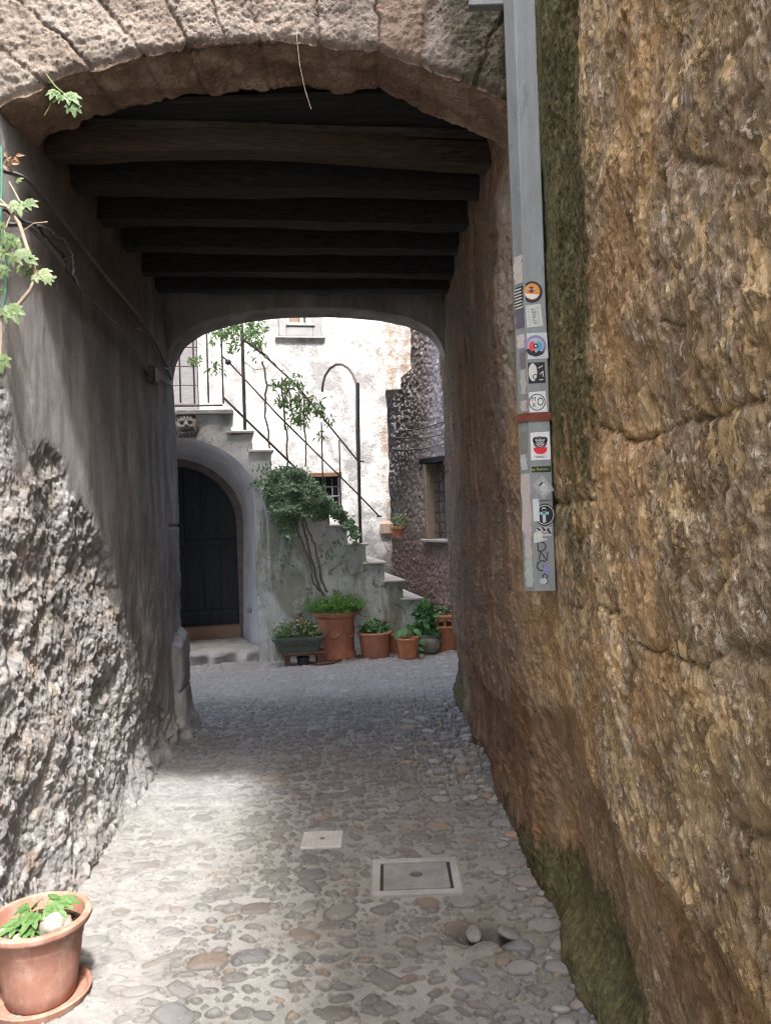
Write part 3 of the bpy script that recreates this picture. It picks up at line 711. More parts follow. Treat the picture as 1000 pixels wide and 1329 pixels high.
MB().box((-3.6, 3.34, 3.52), (3.5, 5.70, 7.6)).box((-3.6, 3.0, 4.16), (3.5, 3.34, 7.6)).box((-3.6, 5.7, 3.52), (3.5, 6.0, 7.6)).build('upper_storey', M_coarse, pb)
bm_ = MB()
for i in range(14):
    y0 = 3.30+i*.2; bm_.box((-1.66, y0, 3.385), (.68, y0+.195, 3.41), bev=.003)
bm_.build('ceiling_boards', M_beam, pb)
def beam(yc, z0, z1, wd, mat, seed, sag=.012, x0=-1.60, x1=.66, lbl=None):
    n = 60; vs = []; fs = []; k = 12
    for i in range(n):
        x = x0+(x1-x0)*i/(n-1)
        for j in range(k):
            a = 2*math.pi*(j+.5)/k; ca, sa = math.cos(a), math.sin(a)
            m = max(abs(ca), abs(sa)); q = .86+.14*m
            dy = ca/m*q; dz = sa/m*q
            nz = float(fbm(np.array([x*3+seed]), np.array([j*.9+seed]), 3, seed)[0])
            zz = (z0+z1)/2+dz*(z1-z0)/2*(1+.10*nz)+sag*math.sin(x*3+seed)*(.5)
            vs.append((x, yc+skew(x)*.6+dy*wd/2*(1+.20*nz), zz))
    for i in range(n-1):
        for j in range(k):
            a = i*k+j; b = i*k+(j+1) % k; fs.append((a, a+k, b+k, b))
    mb = MB(); mb.add(vs, fs); o = mb.build('beam', mat, pb, smooth=True)
    if lbl: o['label'] = lbl
beam(3.37, 3.225, 3.33, .11, M_beam2, 3, .035, lbl='brown rough-hewn beam nearest the front arch')
beam(3.40, 3.345, 3.40, .10, M_beam3, 9, .02)
for i, yc in enumerate((3.74, 4.17, 4.60, 5.08, 5.46)):
    beam(yc-.05, 3.205, 3.375, .13, M_beam, 20+i*3, .008)
#@@PART2
# ================================================================== COURTYARD: STAIRS, DOOR, WHITE HOUSE
FA = math.atan(.2); FO = Vector((-1.32, 8.45, 0)); FE = Vector((math.cos(FA), math.sin(FA), 0)); FN = Vector((-math.sin(FA), math.cos(FA), 0))
def fp(px, py, n=0.0):
    """photo point on the plane n metres behind the stair's face -> (s, z) along that plane"""
    a, b = ray(px, py); d = Vector((a, 1, b)); o = FO+FN*n-CAM
    t = (o.dot(FN))/d.dot(FN); p = CAM+d*t
    return (p-FO).dot(FE), p.z
def jit(pts, amp=.008, step=.06, seed=1):
    """roughened outline"""
    rnd = random.Random(seed); out = []
    k = len(pts)
    for i in range(k):
        a = Vector(pts[i]); b = Vector(pts[(i+1) % k]); n = max(1, int((b-a).length/step)) if (b-a).length < 6 else 1
        for j in range(n):
            p = a+(b-a)*(j/n)
            out.append((p.x+rnd.uniform(-amp, amp), p.y+rnd.uniform(-amp, amp)) if j or amp else tuple(p))
    return out
stair = thing('stone_staircase', 'plastered outside stair rising to the left with pale stone steps, over a vaulted doorway', 'staircase', FO, FA)
s_c = fp(347, 720)[0]; RO = .93; CX = s_c-RO; CZ = fp(240, 568)[1]-RO
NB = 1.0; RI = .72
s_in = fp(308, 720, NB)[0]; CXI = s_in-RI; CZI = fp(240, 605, NB)[1]-RI
z_th = fp(265, 813, NB)[1]
def arcp(cx, cz, r, a0, a1, n): return [(cx+r*math.cos(a0+(a1-a0)*i/n), cz+r*math.sin(a0+(a1-a0)*i/n)) for i in range(n+1)]
s0, z0 = fp(328, 559); s9, z9 = fp(547, 775); DS = (s9-s0)/9; DZ = (z0-z9)/9
steps = []
i = 0
while z0-i*DZ > .02: steps.append((s0+i*DS, z0-i*DZ)); i += 1
zl = fp(260, 532)[1]; sl_ = fp(299, 532)[0]
top = [(-3.6, zl), (sl_, zl)]; cur = sl_
for k, (sx, sz) in enumerate(steps):
    top += [(cur, sz-.03), (sx-.012, sz-.03)]; cur = sx-.012
top.append((cur, -.05))
outline = [(-3.6, -.05), (CX-RO, -.05)]+arcp(CX, CZ, RO, math.pi, 0, 28)+[(s_c, -.05)]
poly = outline+[(cur, -.05)]+top[::-1][1:]
def densify(poly, step=.05):
    out = []
    for i in range(len(poly)):
        a = Vector(poly[i]); b = Vector(poly[(i+1) % len(poly)]); n = max(1, int((b-a).length/step))
        out += [tuple(a+(b-a)*(j/n)) for j in range(n)]
    return out
pd = densify(poly)
arr = np.array(pd); nzx = fbm(arr[:, 0]*6, arr[:, 1]*6, 4, 3)*.018; nzz = fbm(arr[:, 0]*6, arr[:, 1]*6, 4, 9)*.018
pd = [(x+a, z+b) for (x, z), a, b in zip(pd, nzx, nzz)]
MB().prism(pd, 'y', 0, .06).build('side_wall', MRW, stair)
# splayed vault and jamb between the outer arch and the door
na = 40; outer = [(CX-RO, -.05)]+arcp(CX, CZ, RO, math.pi, 0, na)+[(s_c, -.05)]
inner = [(CXI-RI-.09, -.05)]+arcp(CXI, CZI, RI+.09, math.pi, 0, na)+[(s_in+.03, -.05)]
m = 16; Pn = np.zeros((len(outer), m+1, 3))
for i_, (a, b) in enumerate(zip(outer, inner)):
    for j in range(m+1):
        t = j/m; Pn[i_, j] = (a[0]+(b[0]-a[0])*t+(.03*np.sign(a[0]-CX) if j == 0 else 0), .03+(NB-.03)*t, a[1]+(b[1]-a[1])*t+(.03 if j == 0 and a[1] > CZ else 0))
nz = fbm(Pn[..., 2]*4+Pn[..., 0], Pn[..., 1]*4, 4, 6)*.015; Pn[..., 0] += nz
M_jamb = mat_plain('limewashed_jamb', (.42, .42, .425), (.60, .60, .61), 4, .9, .15, .6, .008)
grid('vault', Pn, M_jamb, stair)
MB().prism([(CXI-RI-.3, -.05), (CXI-RI, -.05)]+arcp(CXI, CZI, RI, math.pi, 0, na)+[(s_in, -.05), (s_in+.18, -.05), (s_in+.18, CZI+RI+.14), (CXI-RI-.3, CZI+RI+.14)], 'y', NB+.001, NB+.08).build('door_surround', M_tan2, stair)
# door
dr = MB()
n_pl = 7; wd = 2*RI/n_pl
for k in range(n_pl):
    x0 = CXI-RI+k*wd+.004; x1 = x0+wd-.008
    def zt(x): return CZI+math.sqrt(max(RI*RI-(x-CXI)**2, 0))+.03
    pts = [(x0, z_th)]+[(x1, z_th)]+[(x1-(x1-x0)*q/6, zt(x1-(x1-x0)*q/6)) for q in range(7)]
    dr.prism(pts, 'y', NB+.09, NB+.13)
dr.box((CXI-RI, NB+.131, z_th), (CXI+RI, NB+.15, CZI+RI))
door = dr.build('arched_door', M_door, stair); door['label'] = 'black arched plank door'
for zz in (z_th+.12, CZI-.25): MB().box((CXI-RI+.03, NB+.07, zz), (CXI+RI-.03, NB+.089, zz+.07), bev=.006).build('cross_rail', M_door, door)
hb = MB(); hb.tube([(s_in-.16, NB+.088, 1.15), (s_in-.16, NB+.05, 1.15), (s_in-.16, NB+.05, 1.22), (s_in-.16, NB+.088, 1.22)], .008); hb.build('handle', M_iron, door)
th = MB(); th.box((CXI-RI-.04, NB-.02, -.04), (s_in+.02, NB+.14, z_th-.002), bev=.015); th.build('threshold', M_brick, stair)
ds_ = MB(); rnd = random.Random(4)
zst = fp(280, 842, .35)[1]
nyq = 40; nxq = 60
XX, YY = np.meshgrid(np.linspace(CX-RO+.01, s_c-.03, nxq), np.linspace(0, 1, nyq), indexing='ij')
yfront = .13+.03*np.sin(XX*3)+.0*YY
YQ = yfront+(NB-.03-yfront)*np.clip((YY-.12)/.88, 0, 1); xlim = s_c-.02-(s_c-s_in)*np.clip(YQ/NB, 0, 1)
XQ = np.minimum(XX, xlim); ZQ = np.where(YY < .01, -.05, np.where(YY < .08, .6, 1.0)*(zst+.02*YY)+.012*fbm(XX*5, YQ*5, 4, 3))
YQ = YQ+.02*fbm(XX*6, YY*3, 3, 7)*(YY < .15)
grid('door_step', np.stack([XQ, YQ, ZQ], -1), M_thresh, stair)
# slabs of the steps and the landing
prev = sl_
for k, (sx, sz) in enumerate(steps):
    b = MB(); b.box((prev-.05, -.035, sz-.028), (sx+.014, 1.18, sz), bev=.006); b.build('step', M_white_st, stair)
    if k+1 < len(steps):
        nxt = steps[k+1][1]; r_ = MB(); r_.box((sx-.03, .062, nxt), (sx-.012, 1.17, sz-.029)); r_.build('riser', M_white_st, stair)
    prev = sx
bd = MB()
prev = sl_
for k, (sx, sz) in enumerate(steps): bd.box((prev+.01, .07, -.04), (sx-.032, 1.16, sz-.04)); prev = sx-.03
bd.box((s_c+.0, .07, -.04), (s_c+.02, 1.16, .3))
bd.box((-3.6, .07, CZ+RO+.04), (sl_, 1.17, zl-.07)).build('stair_body', MRW, stair) if False else None
body = MB(); prev = s_c+.3
body.box((-3.6, .07, zl-.25), (sl_, 1.17, zl-.06))
for k, (sx, sz) in enumerate(steps):
    a = (steps[k-1][0] if k else sl_)-.012
    lo = CZ+RO+.03 if sx < s_c+.05 else -.04
    lo = min(lo, sz-.25)
    if sx < s_c+.05: lo = sz-.25
    body.box((a, .07, lo), (sx-.034, 1.17, sz-.037))
body.build('stair_body', MRW, stair)
ld = MB(); ld.box((-3.6, -.05, zl-.055), (sl_+.03, 1.18, zl-.0), bev=.01); ld.build('landing_slab', M_thresh, stair)
pl_ = MB(); 
# plinth of the corner
# bell push and small iron ring on the jamb
rg = MB(); p = (s_c-.20, .45, .52)
rg.lathe([(0, 0), (.035, 0), (.035, .012), (.02, .02), (0, .02)], (0, 0, 0), 14)
o = rg.build('bell_push', M_face, stair, smooth=True); jang = math.atan2(NB, s_in-s_c)
qx, qz = fp(326, 792, .45); o.location = (qx-.012, .45, qz); o.rotation_euler = (R(90), 0, -R(60))
# carved face above the door
mk = MB(); fx, fz = fp(242, 553)
n1, n2 = 40, 48; V = np.zeros((n1, n2, 3))
for a in range(n1):
    for b in range(n2):
        u = -1+2*a/(n1-1); v = -1+2*b/(n2-1)
        r2 = u*u*(1.0+.15*v)+v*v*.95; h = max(0, 1-r2)**.5*.055
        g = lambda x, y, w, hh: hh*math.exp(-((u-x)**2+(v-y)**2)/(w*w))
        h += g(0, .0, .16, .035)+g(0, .16, .12, .02)-g(.3, .2, .13, .035)-g(-.3, .2, .13, .035)+g(.3, .2, .06, .018)+g(-.3, .2, .06, .018)
        h += g(.32, .40, .16, .02)+g(-.32, .40, .16, .02)+g(.42, -.1, .18, .022)+g(-.42, -.1, .18, .022)
        h -= .035*math.exp(-((v+.42)/.09)**2)*math.exp(-(u/.34)**2)
        h += .014*math.exp(-((v+.28)/.06)**2)*math.exp(-(u/.36)**2)+.014*math.exp(-((v+.6)/.08)**2)*math.exp(-(u/.3)**2)
        h += .010*math.sin(u*24+v*6)*(1 if (v > .55 or abs(u) > .68 or v < -.68) else 0)*(r2 < 1)
        V[a, b] = (fx+u*.135, -.004-h if r2 < 1.0 else .004, fz+v*.125)
fo = grid('carved_face', V, M_face, stair)
fo['label'] = 'weathered stone face carved above the doorway arch'
blk = MB(); blk.box((fx-.10, -.012, fz-.125), (fx+.10, .02, fz+.125), bev=.01); blk.build('face_slab', M_face, stair)

# ---- railings
rail = thing('stair_railing', 'thin rusty iron handrail and posts on the outside stair', 'railing', FO, FA)
NR = .12
def F3(px, py, n=NR): s_, z_ = fp(px, py, n); return (s_, n, z_)
def bar(name, pts, r, par=rail, mat=M_iron, n=NR):
    return MB().tube([F3(x, y, n) for x, y in pts], r, 8).build(name, mat, par, smooth=True)
bar('handrail', [(314, 440), (340, 459), (385, 500), (430, 556), (464, 598), (472, 599)], .010)
bar('rail', [(287, 461), (297, 470), (360, 538), (464, 641), (492, 670)], .009)
bar('rail', [(290, 516), (330, 555), (380, 604), (437, 660)], .013)
bar('post', [(313, 400), (318, 558)], .019)
bar('post', [(464, 497), (466, 640), (468, 707)], .019)
for a, b in (((417, 548), (419, 640)), ((440, 571), (443, 684))): bar('baluster', [a, b], .008)
MB().lathe([(0, 0), (.03, 0), (.03, .015), (0, .02)], F3(492, 671), 10).build('finial', M_iron, rail)
kn = MB(); kn.lathe([(0, -.035), (.03, -.02), (.035, 0), (.03, .02), (0, .035)], F3(296, 470), 12); kn.build('finial', M_iron, rail, smooth='all')
hp = thing('iron_hoop', 'curved dark iron hoop bent over at the top beside the white wall', 'iron hoop', FO, FA)
s1, zz1 = fp(418, 506, .5); s2, zz2 = fp(463, 502, .3)
pts = [F3(418, 508, .9), F3(419, 497, .85)]+[F3(px, py, .85-.06*i_) for i_, (px, py) in enumerate([(422, 487), (428, 478), (436, 473), (444, 473), (452, 478), (458, 486), (462, 496), (463, 503)])]+[F3(463, 560, .3), F3(464, 596, .2)]
MB().tube(pts, .016, 10).build('hoop', M_iron, hp, smooth=True)
lr = thing('landing_railing', 'upright black iron bars fencing the stair landing before the shutter', 'railing', FO, FA)
for px, yt, yb in ((231, 425, 523), (249, 420, 524), (267, 417, 523), (286, 412, 524)):
    bar('bar', [(px, 395), (px+(yb-yt)*.035, yb)], .010, lr, n=.06)
bar('bar', [(221, 395), (224, 523)], .010, lr, n=.06)
bar('bottom_rail', [(212, 527), (289, 526)], .012, lr, n=.06)
MB().tube([F3(x, y, .06) for x, y in ((200, 380), (290, 378))], .014).build('top_rail', M_iron, lr, smooth=True)
# ---- white house
wh = thing('white_house', 'sunlit white rendered house with flaking right corner behind the stair', 'building', FO, FA)
NW = 1.22
c0 = fp(504, 600, NW)[0]; c1 = fp(532, 440, NW)[0]; zA = fp(504, 506, NW)[1]; zB = fp(520, 490, NW)[1]; zC = fp(533, 478, NW)[1]
edge = [(c0, -.05), (c0, zA), (fp(519, 503, NW)[0], zA+.01), (fp(520, 490, NW)[0], zB), (c1, zC), (c1, 5.7)]
ed = densify(edge[:-1], .05)[:-8] if False else edge
e2 = []
for a, b in zip(edge[:-1], edge[1:]):
    n = max(1, int(Vector((b[0]-a[0], b[1]-a[1])).length/.06))
    for j in range(n): e2.append((a[0]+(b[0]-a[0])*j/n, a[1]+(b[1]-a[1])*j/n))
e2.append(edge[-1]); arr = np.array(e2); nz = .022*fbm(arr[:, 0]*9, arr[:, 1]*9, 4, 2)
e2 = [(x+q, z) for (x, z), q in zip(e2, nz)]
# openings are cut by building the wall around them
w1 = (fp(371, 423, NW)[0], fp(405, 423, NW)[0], fp(390, 421, NW)[1], 5.0)
w2 = (fp(405, 640, NW)[0], fp(441, 640, NW)[0], fp(420, 657, NW)[1], fp(420, 619, NW)[1])
xs_c = [w2[0], w1[0]]
def wallpiece(mb, lo_s, hi_s, lo_z, hi_z): mb.box((lo_s, NW, lo_z), (hi_s, NW+.28, hi_z))
wm = MB()
wm.prism([(w2[1], -.05)]+e2+[(w2[1], 5.7)], 'y', NW, NW+1.0)
a_, b_ = w2[0], w2[1]
wallpiece(wm, a_, b_, -.05, w2[2]); wallpiece(wm, a_, b_, w2[3], 5.7)
wallpiece(wm, w1[1], a_, -.05, 5.7) if w1[1] < a_ else None
x_r = min(w1[1], a_)
wallpiece(wm, w1[0], x_r, -.05, w1[2]); wallpiece(wm, w1[0], x_r, w1[3], 5.7)
s_sh0 = fp(190, 480, NW)[0]; s_sh1 = fp(257, 480, NW)[0]
wallpiece(wm, s_sh1, w1[0], -.05, 5.7); wallpiece(wm, s_sh0, s_sh1, -.05, zl-.02); wallpiece(wm, s_sh0, s_sh1, 4.9, 5.7)
wallpiece(wm, -5, s_sh0, -.05, 5.7)
wm.build('wall', MW, wh)
MB().box((-5, NW+1.0, -.05), (c0-.3, NW+2.5, 5.6)).build('house_body', M_coarse, wh)
# upper window
wf = thing
u1 = MB()
a0, a1, b0, b1 = w1
u1.box((a0-.09, NW-.035, b0-.16), (a0, NW, b1), bev=.006).box((a1, NW-.035, b0-.16), (a1+.12, NW, b1), bev=.006).box((a0, NW-.035, b0-.16), (a1, NW, b0-.03), bev=.006)
win = u1.build('window', M_surr, wh); win['label'] = 'upper window with broad pale surround'
MB().box((a0-.14, NW-.05, b0-.185), (a1+.16, NW-.002, b0-.162), bev=.006).build('lower_ledge', M_surr, win)
MB().box((a0-.0, NW-.05, b0-.028), (a1+.03, NW+.1, b0), bev=.005).build('sill', M_surr, win)
fr = MB(); fr.box((a0+.01, NW+.10, b0), (a0+.05, NW+.15, b1)).box((a1-.05, NW+.10, b0), (a1-.01, NW+.15, b1)).box(((a0+a1)/2+.02, NW+.10, b0), ((a0+a1)/2+.07, NW+.15, b1)).box((a0+.05, NW+.105, b0), (a1-.05, NW+.145, b0+.05))
fr.build('frame', M_white_st, win)
MB().box((a0+.01, NW+.151, b0), (a1-.01, NW+.17, b1)).build('blind', mat_plain('cream_blind', (.16, .12, .09), (.22, .17, .13), 9), win)
# barred window
a0, a1, b0, b1 = w2
g = MB(); g.box((a0-.03, NW-.02, b1), (a1+.03, NW+.2, b1+.055), bev=.005)
bw = g.build('barred_window', M_bench, wh); bw['label'] = 'small dark barred window half hidden by the stair'
MB().box((a0, NW+.2, b0), (a1, NW+.24, b1)).build('pane', M_dark, bw)
g = MB()
for k in range(1, 4): x = a0+(a1-a0)*k/4; g.tube([(x, NW+.06, b0), (x, NW+.06, b1)], .009, 6)
for k in range(1, 3): z = b0+(b1-b0)*k/3; g.tube([(a0, NW+.06, z), (a1, NW+.06, z)], .009, 6)
g.build('grille', M_cable, bw)
# shutter door on the landing
g = MB()
nb = 9; zz = np.linspace(zl, 4.9, nb+1)
for k in range(nb): g.box((s_sh0+.01, NW+.05, zz[k]+.004), (s_sh1-.01, NW+.09, zz[k+1]-.004), bev=.004)
g.box((s_sh0+.01, NW+.091, zl), (s_sh1-.01, NW+.12, 4.9))
sh = g.build('landing_door', M_shut, wh); sh['label'] = 'grey boarded door on the landing'
# cheek: rounded projecting kerb stones where the corner meets the steps
cs = MB(); cs.box((fp(492, 665, NW)[0], NW-.06, fp(500, 696, NW)[1]), (c0+.03, NW+.3, fp(500, 676, NW)[1]), bev=.04); cs.build('corner_stone', M_tan, wh)

# ---- dark rubble house on the right
BA = Vector((.16, 11.15, 0)); BB = Vector((1.32, 9.0, 0)); BL = (BB-BA).length; bang = math.atan2(BB.y-BA.y, BB.x-BA.x)
bh = thing('rubble_house', 'dark rough rubble house with narrow window at the right of the courtyard', 'building', BA, bang)
BE = (BB-BA).normalized(); BN = Vector((-BE.y, BE.x, 0))     # into the wall
def bp(px, py):
    a, b = ray(px, py); d = Vector((a, 1, b)); t = (BA-CAM).dot(BN)/d.dot(BN); p = CAM+d*t
    return (p-BA).dot(BE), p.z
wa = bp(556, 650)[0]; wb = wa+.62; wz0 = bp(556, 699)[1]; wz1 = bp(562, 601)[1]
S_, Z_ = np.meshgrid(np.linspace(-.35, 4.2, 460), np.linspace(-.05, 5.4, 520), indexing='ij')
f1, f2, ci = worley(S_/.10+.5*fbm(S_*5, Z_*5, 3, 1), Z_/.085+.5*fbm(S_*5, Z_*5, 3, 2), 7)
rel = .018*np.clip((f2-f1)*1.8, 0, 1)**.6*(.3+.7*ci)+.015*fbm(S_*3, Z_*3, 4, 3)+.012*fbm(S_*22, Z_*22, 4, 4)
rel = rel*(1-.55*sst(2.4, 3.0, Z_)*0)
inw = rect_mask(S_, Z_, wa, wb, wz0, wz1, .012)
yy = -rel*(1-inw)+.30*inw
grid('wall', np.stack([S_, yy, Z_], -1), MBW, bh)
MB().box((wa-.02, .275, wz0), (wb, .28, wz1)).build('window', M_dark, bh)['label'] = 'narrow dark window with tan jamb'
win = bh.children[-1]
MB().box((wa-.06, -.04, wz0), (wa-.005, .24, wz1), bev=.01).build('frame', M_tan, win)
MB().box((wa-.12, -.085, wz0-.045), (wb+.1, .22, wz0-.003), bev=.008).build('sill', M_white_st, win)
MB().box((wa-.14, -.05, wz1), (wb+.1, .2, wz1+.075), bev=.006).build('lintel', M_beam, win)
g = MB()
for k in range(7): z = wz0+(wz1-wz0)*(k+.6)/7.4; g.tube([(wa, .10, z), (wb, .10, z)], .008, 6)
for k in range(4): s = wa+(wb-wa)*(k+.7)/4.4; g.tube([(s, .10, wz0), (s, .10, wz1)], .009, 6)
g.build('grille', M_iron, win)
MB().box((-.3, .45, -.05), (4.2, 3.0, 5.3)).build('house_body', M_coarse, bh)
# tall, mostly hidden block added to keep the rubble wall in shade
nb_ = thing('shade_block', 'coarse plastered block added beyond the passage to shade the rubble house, mostly hidden', 'building', (2.2, 7.4, 0))
MB().box((-.75, -.85, 0), (3, .9, 7.4)).build('wall', M_coarse, nb_)
MB().box((-.9, -.9, 7.4), (3.1, 1.0, 7.6), bev=.02).build('roof', M_brick, nb_)
for i_, (A, B, w_) in enumerate((((513, 559), (565, 549), 'top'), ((513, 567), (565, 563), 'middle'), ((514, 583), (567, 576), 'lowest'))):
    sa, za = bp(*A); sb, zb = bp(*B); sb += .5; zb += (zb-za)*.5/(sb-.5-sa)
    pts = [BA+BE*(sa+(sb-sa)*t)-BN*.085+Vector((0, 0, za+(zb-za)*t-.05*math.sin(math.pi*t))) for t in np.linspace(0, 1, 14)]
    o = MB().tube([p-BA for p in pts], .009, 6).build('wall_cable', M_cable, None, smooth=True); o.location = BA
    tag(o, {'top': 'topmost of three pale wires strung across the dark rubble wall', 'middle': 'middle one of three pale wires strung across the dark rubble wall', 'lowest': 'lowest of three pale wires, just above the narrow window lintel'}[w_], 'cable', 'wires on the rubble wall')

# ================================================================== PLANTS AND POTS
def bunch(mb, rnd, c, rad, n, L, W, nrmz=.6, dens=.5, lobes=False, curl=.25, shape=None, up_=0):
    for _ in range(n):
        while True:
            q = Vector((rnd.uniform(-1, 1), rnd.uniform(-1, 1), rnd.uniform(-1, 1)))
            if dens*.3 < q.length < 1: break
        q = q*(q.length**(-.25))
        p = Vector((c[0]+q.x*rad[0], c[1]+q.y*rad[1], c[2]+q.z*rad[2]))
        if shape and not shape(p): continue
        d = (q*.7+Vector((rnd.uniform(-1, 1), rnd.uniform(-1, 1), rnd.uniform(-1, .6)+up_))).normalized()
        nn = Vector((rnd.uniform(-.7, .7)+q.x*.5, rnd.uniform(-.7, .7)+q.y*.5, nrmz))
        s = rnd.uniform(.6, 1.25)
        mb.leaf(p, d, nn, L*s, W*s, rnd.random()**1.3, curl, lobes)
def gpos(px, py):           # on the ground
    a, b = ray(px, py); return Vector((a*1.6/-b, 1.6/-b, 0))
def flute(a, z): return 1+.018*math.cos(a*26)
# -- tall urn with swag
pu = gpos(436, 858); pu.y += .19
r1 = .218
urn = thing('terracotta_urn', 'largest terracotta pot, with a moulded garland round its side', 'plant pot', pu)
MB().lathe([(0, .0), (.205, 0), (.215, .012), (.215, .03), (.21, .05), (.205, .07), (.197, .085), (.193, .11), (.196, .25), (.201, .38), (.20, .45), (.215, .465), (.232, .475), (.237, .49), (.235, .515), (.228, .525), (.205, .522), (.20, .49), (0, .48)], n=56).build('body', T_red, urn, smooth=True)
g = MB()
for sw in range(6):
    a0 = -math.pi/2+(sw-.5)*math.pi/3*1.05
    for k in range(15):
        t = k/14; a = a0+t*math.pi/3; z = .335-.085*math.sin(math.pi*t)
        rr = .194; cx_, cy_ = rr*math.cos(a), rr*math.sin(a); rb = .012+.009*math.sin(math.pi*t)
        g.lathe([(0, -rb), (rb*.8, -rb*.6), (rb, 0), (rb*.8, rb*.6), (0, rb)], (cx_, cy_, z), 8)
g.build('garland', T_red, urn, smooth='all')
MB().lathe([(.205, .485), (.1, .5), (0, .505)], n=24).build('soil', M_soil, urn)
fe = thing('feathery_plant', 'dense feathery bright green plant filling the largest terracotta pot', 'plant', pu+Vector((0, 0, .5)))
rnd = random.Random(5); g = MB()
for _ in range(420):
    a = rnd.uniform(0, 6.28); rr = rnd.random()**.5; r0 = .14*rr
    base = Vector((r0*math.cos(a), r0*math.sin(a), 0)); lean = .20*rr+rnd.uniform(-.05, .08); h = rnd.uniform(.10, .24)*(1.15-.45*rr)
    tip = base+Vector((math.cos(a)*lean, math.sin(a)*lean, h))
    for k in range(9):
        t = .3+.7*k/8; p = base.lerp(tip, t)+Vector((0, 0, -.05*t*t*rr)); 
        for sgn in (-1, 1):
            d = Vector((rnd.uniform(-1, 1), rnd.uniform(-1, 1), rnd.uniform(-.2, .9)))
            g.leaf(p, d, (rnd.uniform(-1, 1), rnd.uniform(-1, 1), 1), .045, .009, min(1, rnd.random()*.6+.4*t), .2)
g.build('foliage', L_fern, fe)
# -- rectangular planter on bench
pb_ = gpos(392, 866); pb_.y += .13
ben = thing('wooden_bench', 'low rough brown wooden stand holding the green rectangular planter', 'stand', pb_, FA)
MB().box((-.235, -.10, .115), (.235, .10, .148), bev=.006).build('top', M_bench, ben)
for x in (-.2, .14): MB().box((x, -.09, 0), (x+.06, .09, .113), bev=.005).build('leg', M_bench, ben)
bt = thing('small_black_pot', 'small black plastic pot tucked under the wooden stand', 'plant pot', pb_+Vector((0, -.02, 0)), FA)
MB().lathe([(0, 0), (.055, 0), (.065, .07), (.072, .075), (.072, .09), (.06, .09), (.058, .07), (0, .068)], n=24).build('body', T_blk, bt, smooth=True)
rp_ = gpos(354, 858); 
rp = thing('rectangular_planter', 'long green glazed rectangular planter resting on the wooden stand', 'planter', pb_+Vector((-.05, .0, .149)), FA)
def trough(mb, hx0, hy0, hx1, hy1, z0, z1, wall=.02):
    def ring(hx, hy, z): 
        c = .03; return [(-hx+c, -hy, z), (hx-c, -hy, z), (hx, -hy+c, z), (hx, hy-c, z), (hx-c, hy, z), (-hx+c, hy, z), (-hx, hy-c, z), (-hx, -hy+c, z)]
    R_ = [ring(hx0, hy0, z0), ring(hx0+(hx1-hx0)*.85, hy0+(hy1-hy0)*.85, z0+(z1-z0)*.8), ring(hx1+.012, hy1+.012, z0+(z1-z0)*.84), ring(hx1+.012, hy1+.012, z1), ring(hx1-wall, hy1-wall, z1), ring(hx0-wall, hy0-wall, z0+.03)]
    vs = [p for r in R_ for p in r]; fs = [tuple(range(8))[::-1], tuple(range(40, 48))]
    for i in range(5):
        for j in range(8): a = i*8+j; b = i*8+(j+1) % 8; fs.append((a, b, b+8, a+8))
    mb.add(vs, fs)
g = MB(); trough(g, .22, .085, .265, .105, 0, .155); g.build('body', T_green, rp)
g = MB()
for k in range(11):
    x = -.17+k*.034; g.lathe([(0, -.013), (.014, -.008), (.016, 0), (.012, .009), (0, .013)], (x, -.097-.002*math.sin(k), .082+.012*math.sin(k*1.7)), 8)
g.build('moulded_band', T_plbrown, rp, smooth='all')
MB().box((-.235, -.08, .11), (.235, .08, .128)).build('soil', M_soil, rp)
wp = thing('trailing_weeds', 'tangle of pale green weeds and dry stalks in the rectangular planter', 'plant', pb_+Vector((-.05, 0, .275)), FA)
g = MB(); rnd = random.Random(8)
bunch(g, rnd, (-.06, 0, .07), (.20, .09, .11), 420, .05, .016, .5, 0, curl=.5, up_=.5)
bunch(g, rnd, (.12, 0, .06), (.12, .08, .13), 160, .06, .026, .5, 0)
g.build('foliage', L_pale, wp)
g = MB()
for k in range(14):
    x = rnd.uniform(-.2, .2); g.tube([(x, rnd.uniform(-.06, .06), 0), (x+rnd.uniform(-.03, .03), 0, .12), (x+rnd.uniform(-.09, .09), rnd.uniform(-.08, .08), rnd.uniform(.18, .28))], .003, 5)
g.build('stalk', M_vine, wp)
bt_ = MB(); rnd2 = random.Random(2)
bunch(bt_, rnd2, (.02, .02, .19), (.05, .03, .09), 50, .045, .02, .5, 0); bt_.build('dry_foliage', L_dry, wp)
st_ = MB(); A = gpos(402, 862); pts = [gpos(x, y)+Vector((0, 0, .015)) for x, y in ((400, 862), (415, 864), (432, 862), (446, 857))]
o = st_.tube([p-A for p in pts], [.012, .014, .012, .008], 7).build('stick', M_bench, None, smooth=True); o.location = A
tag(o, 'thin brown stick lying on the cobbles in front of the largest pot', 'stick')
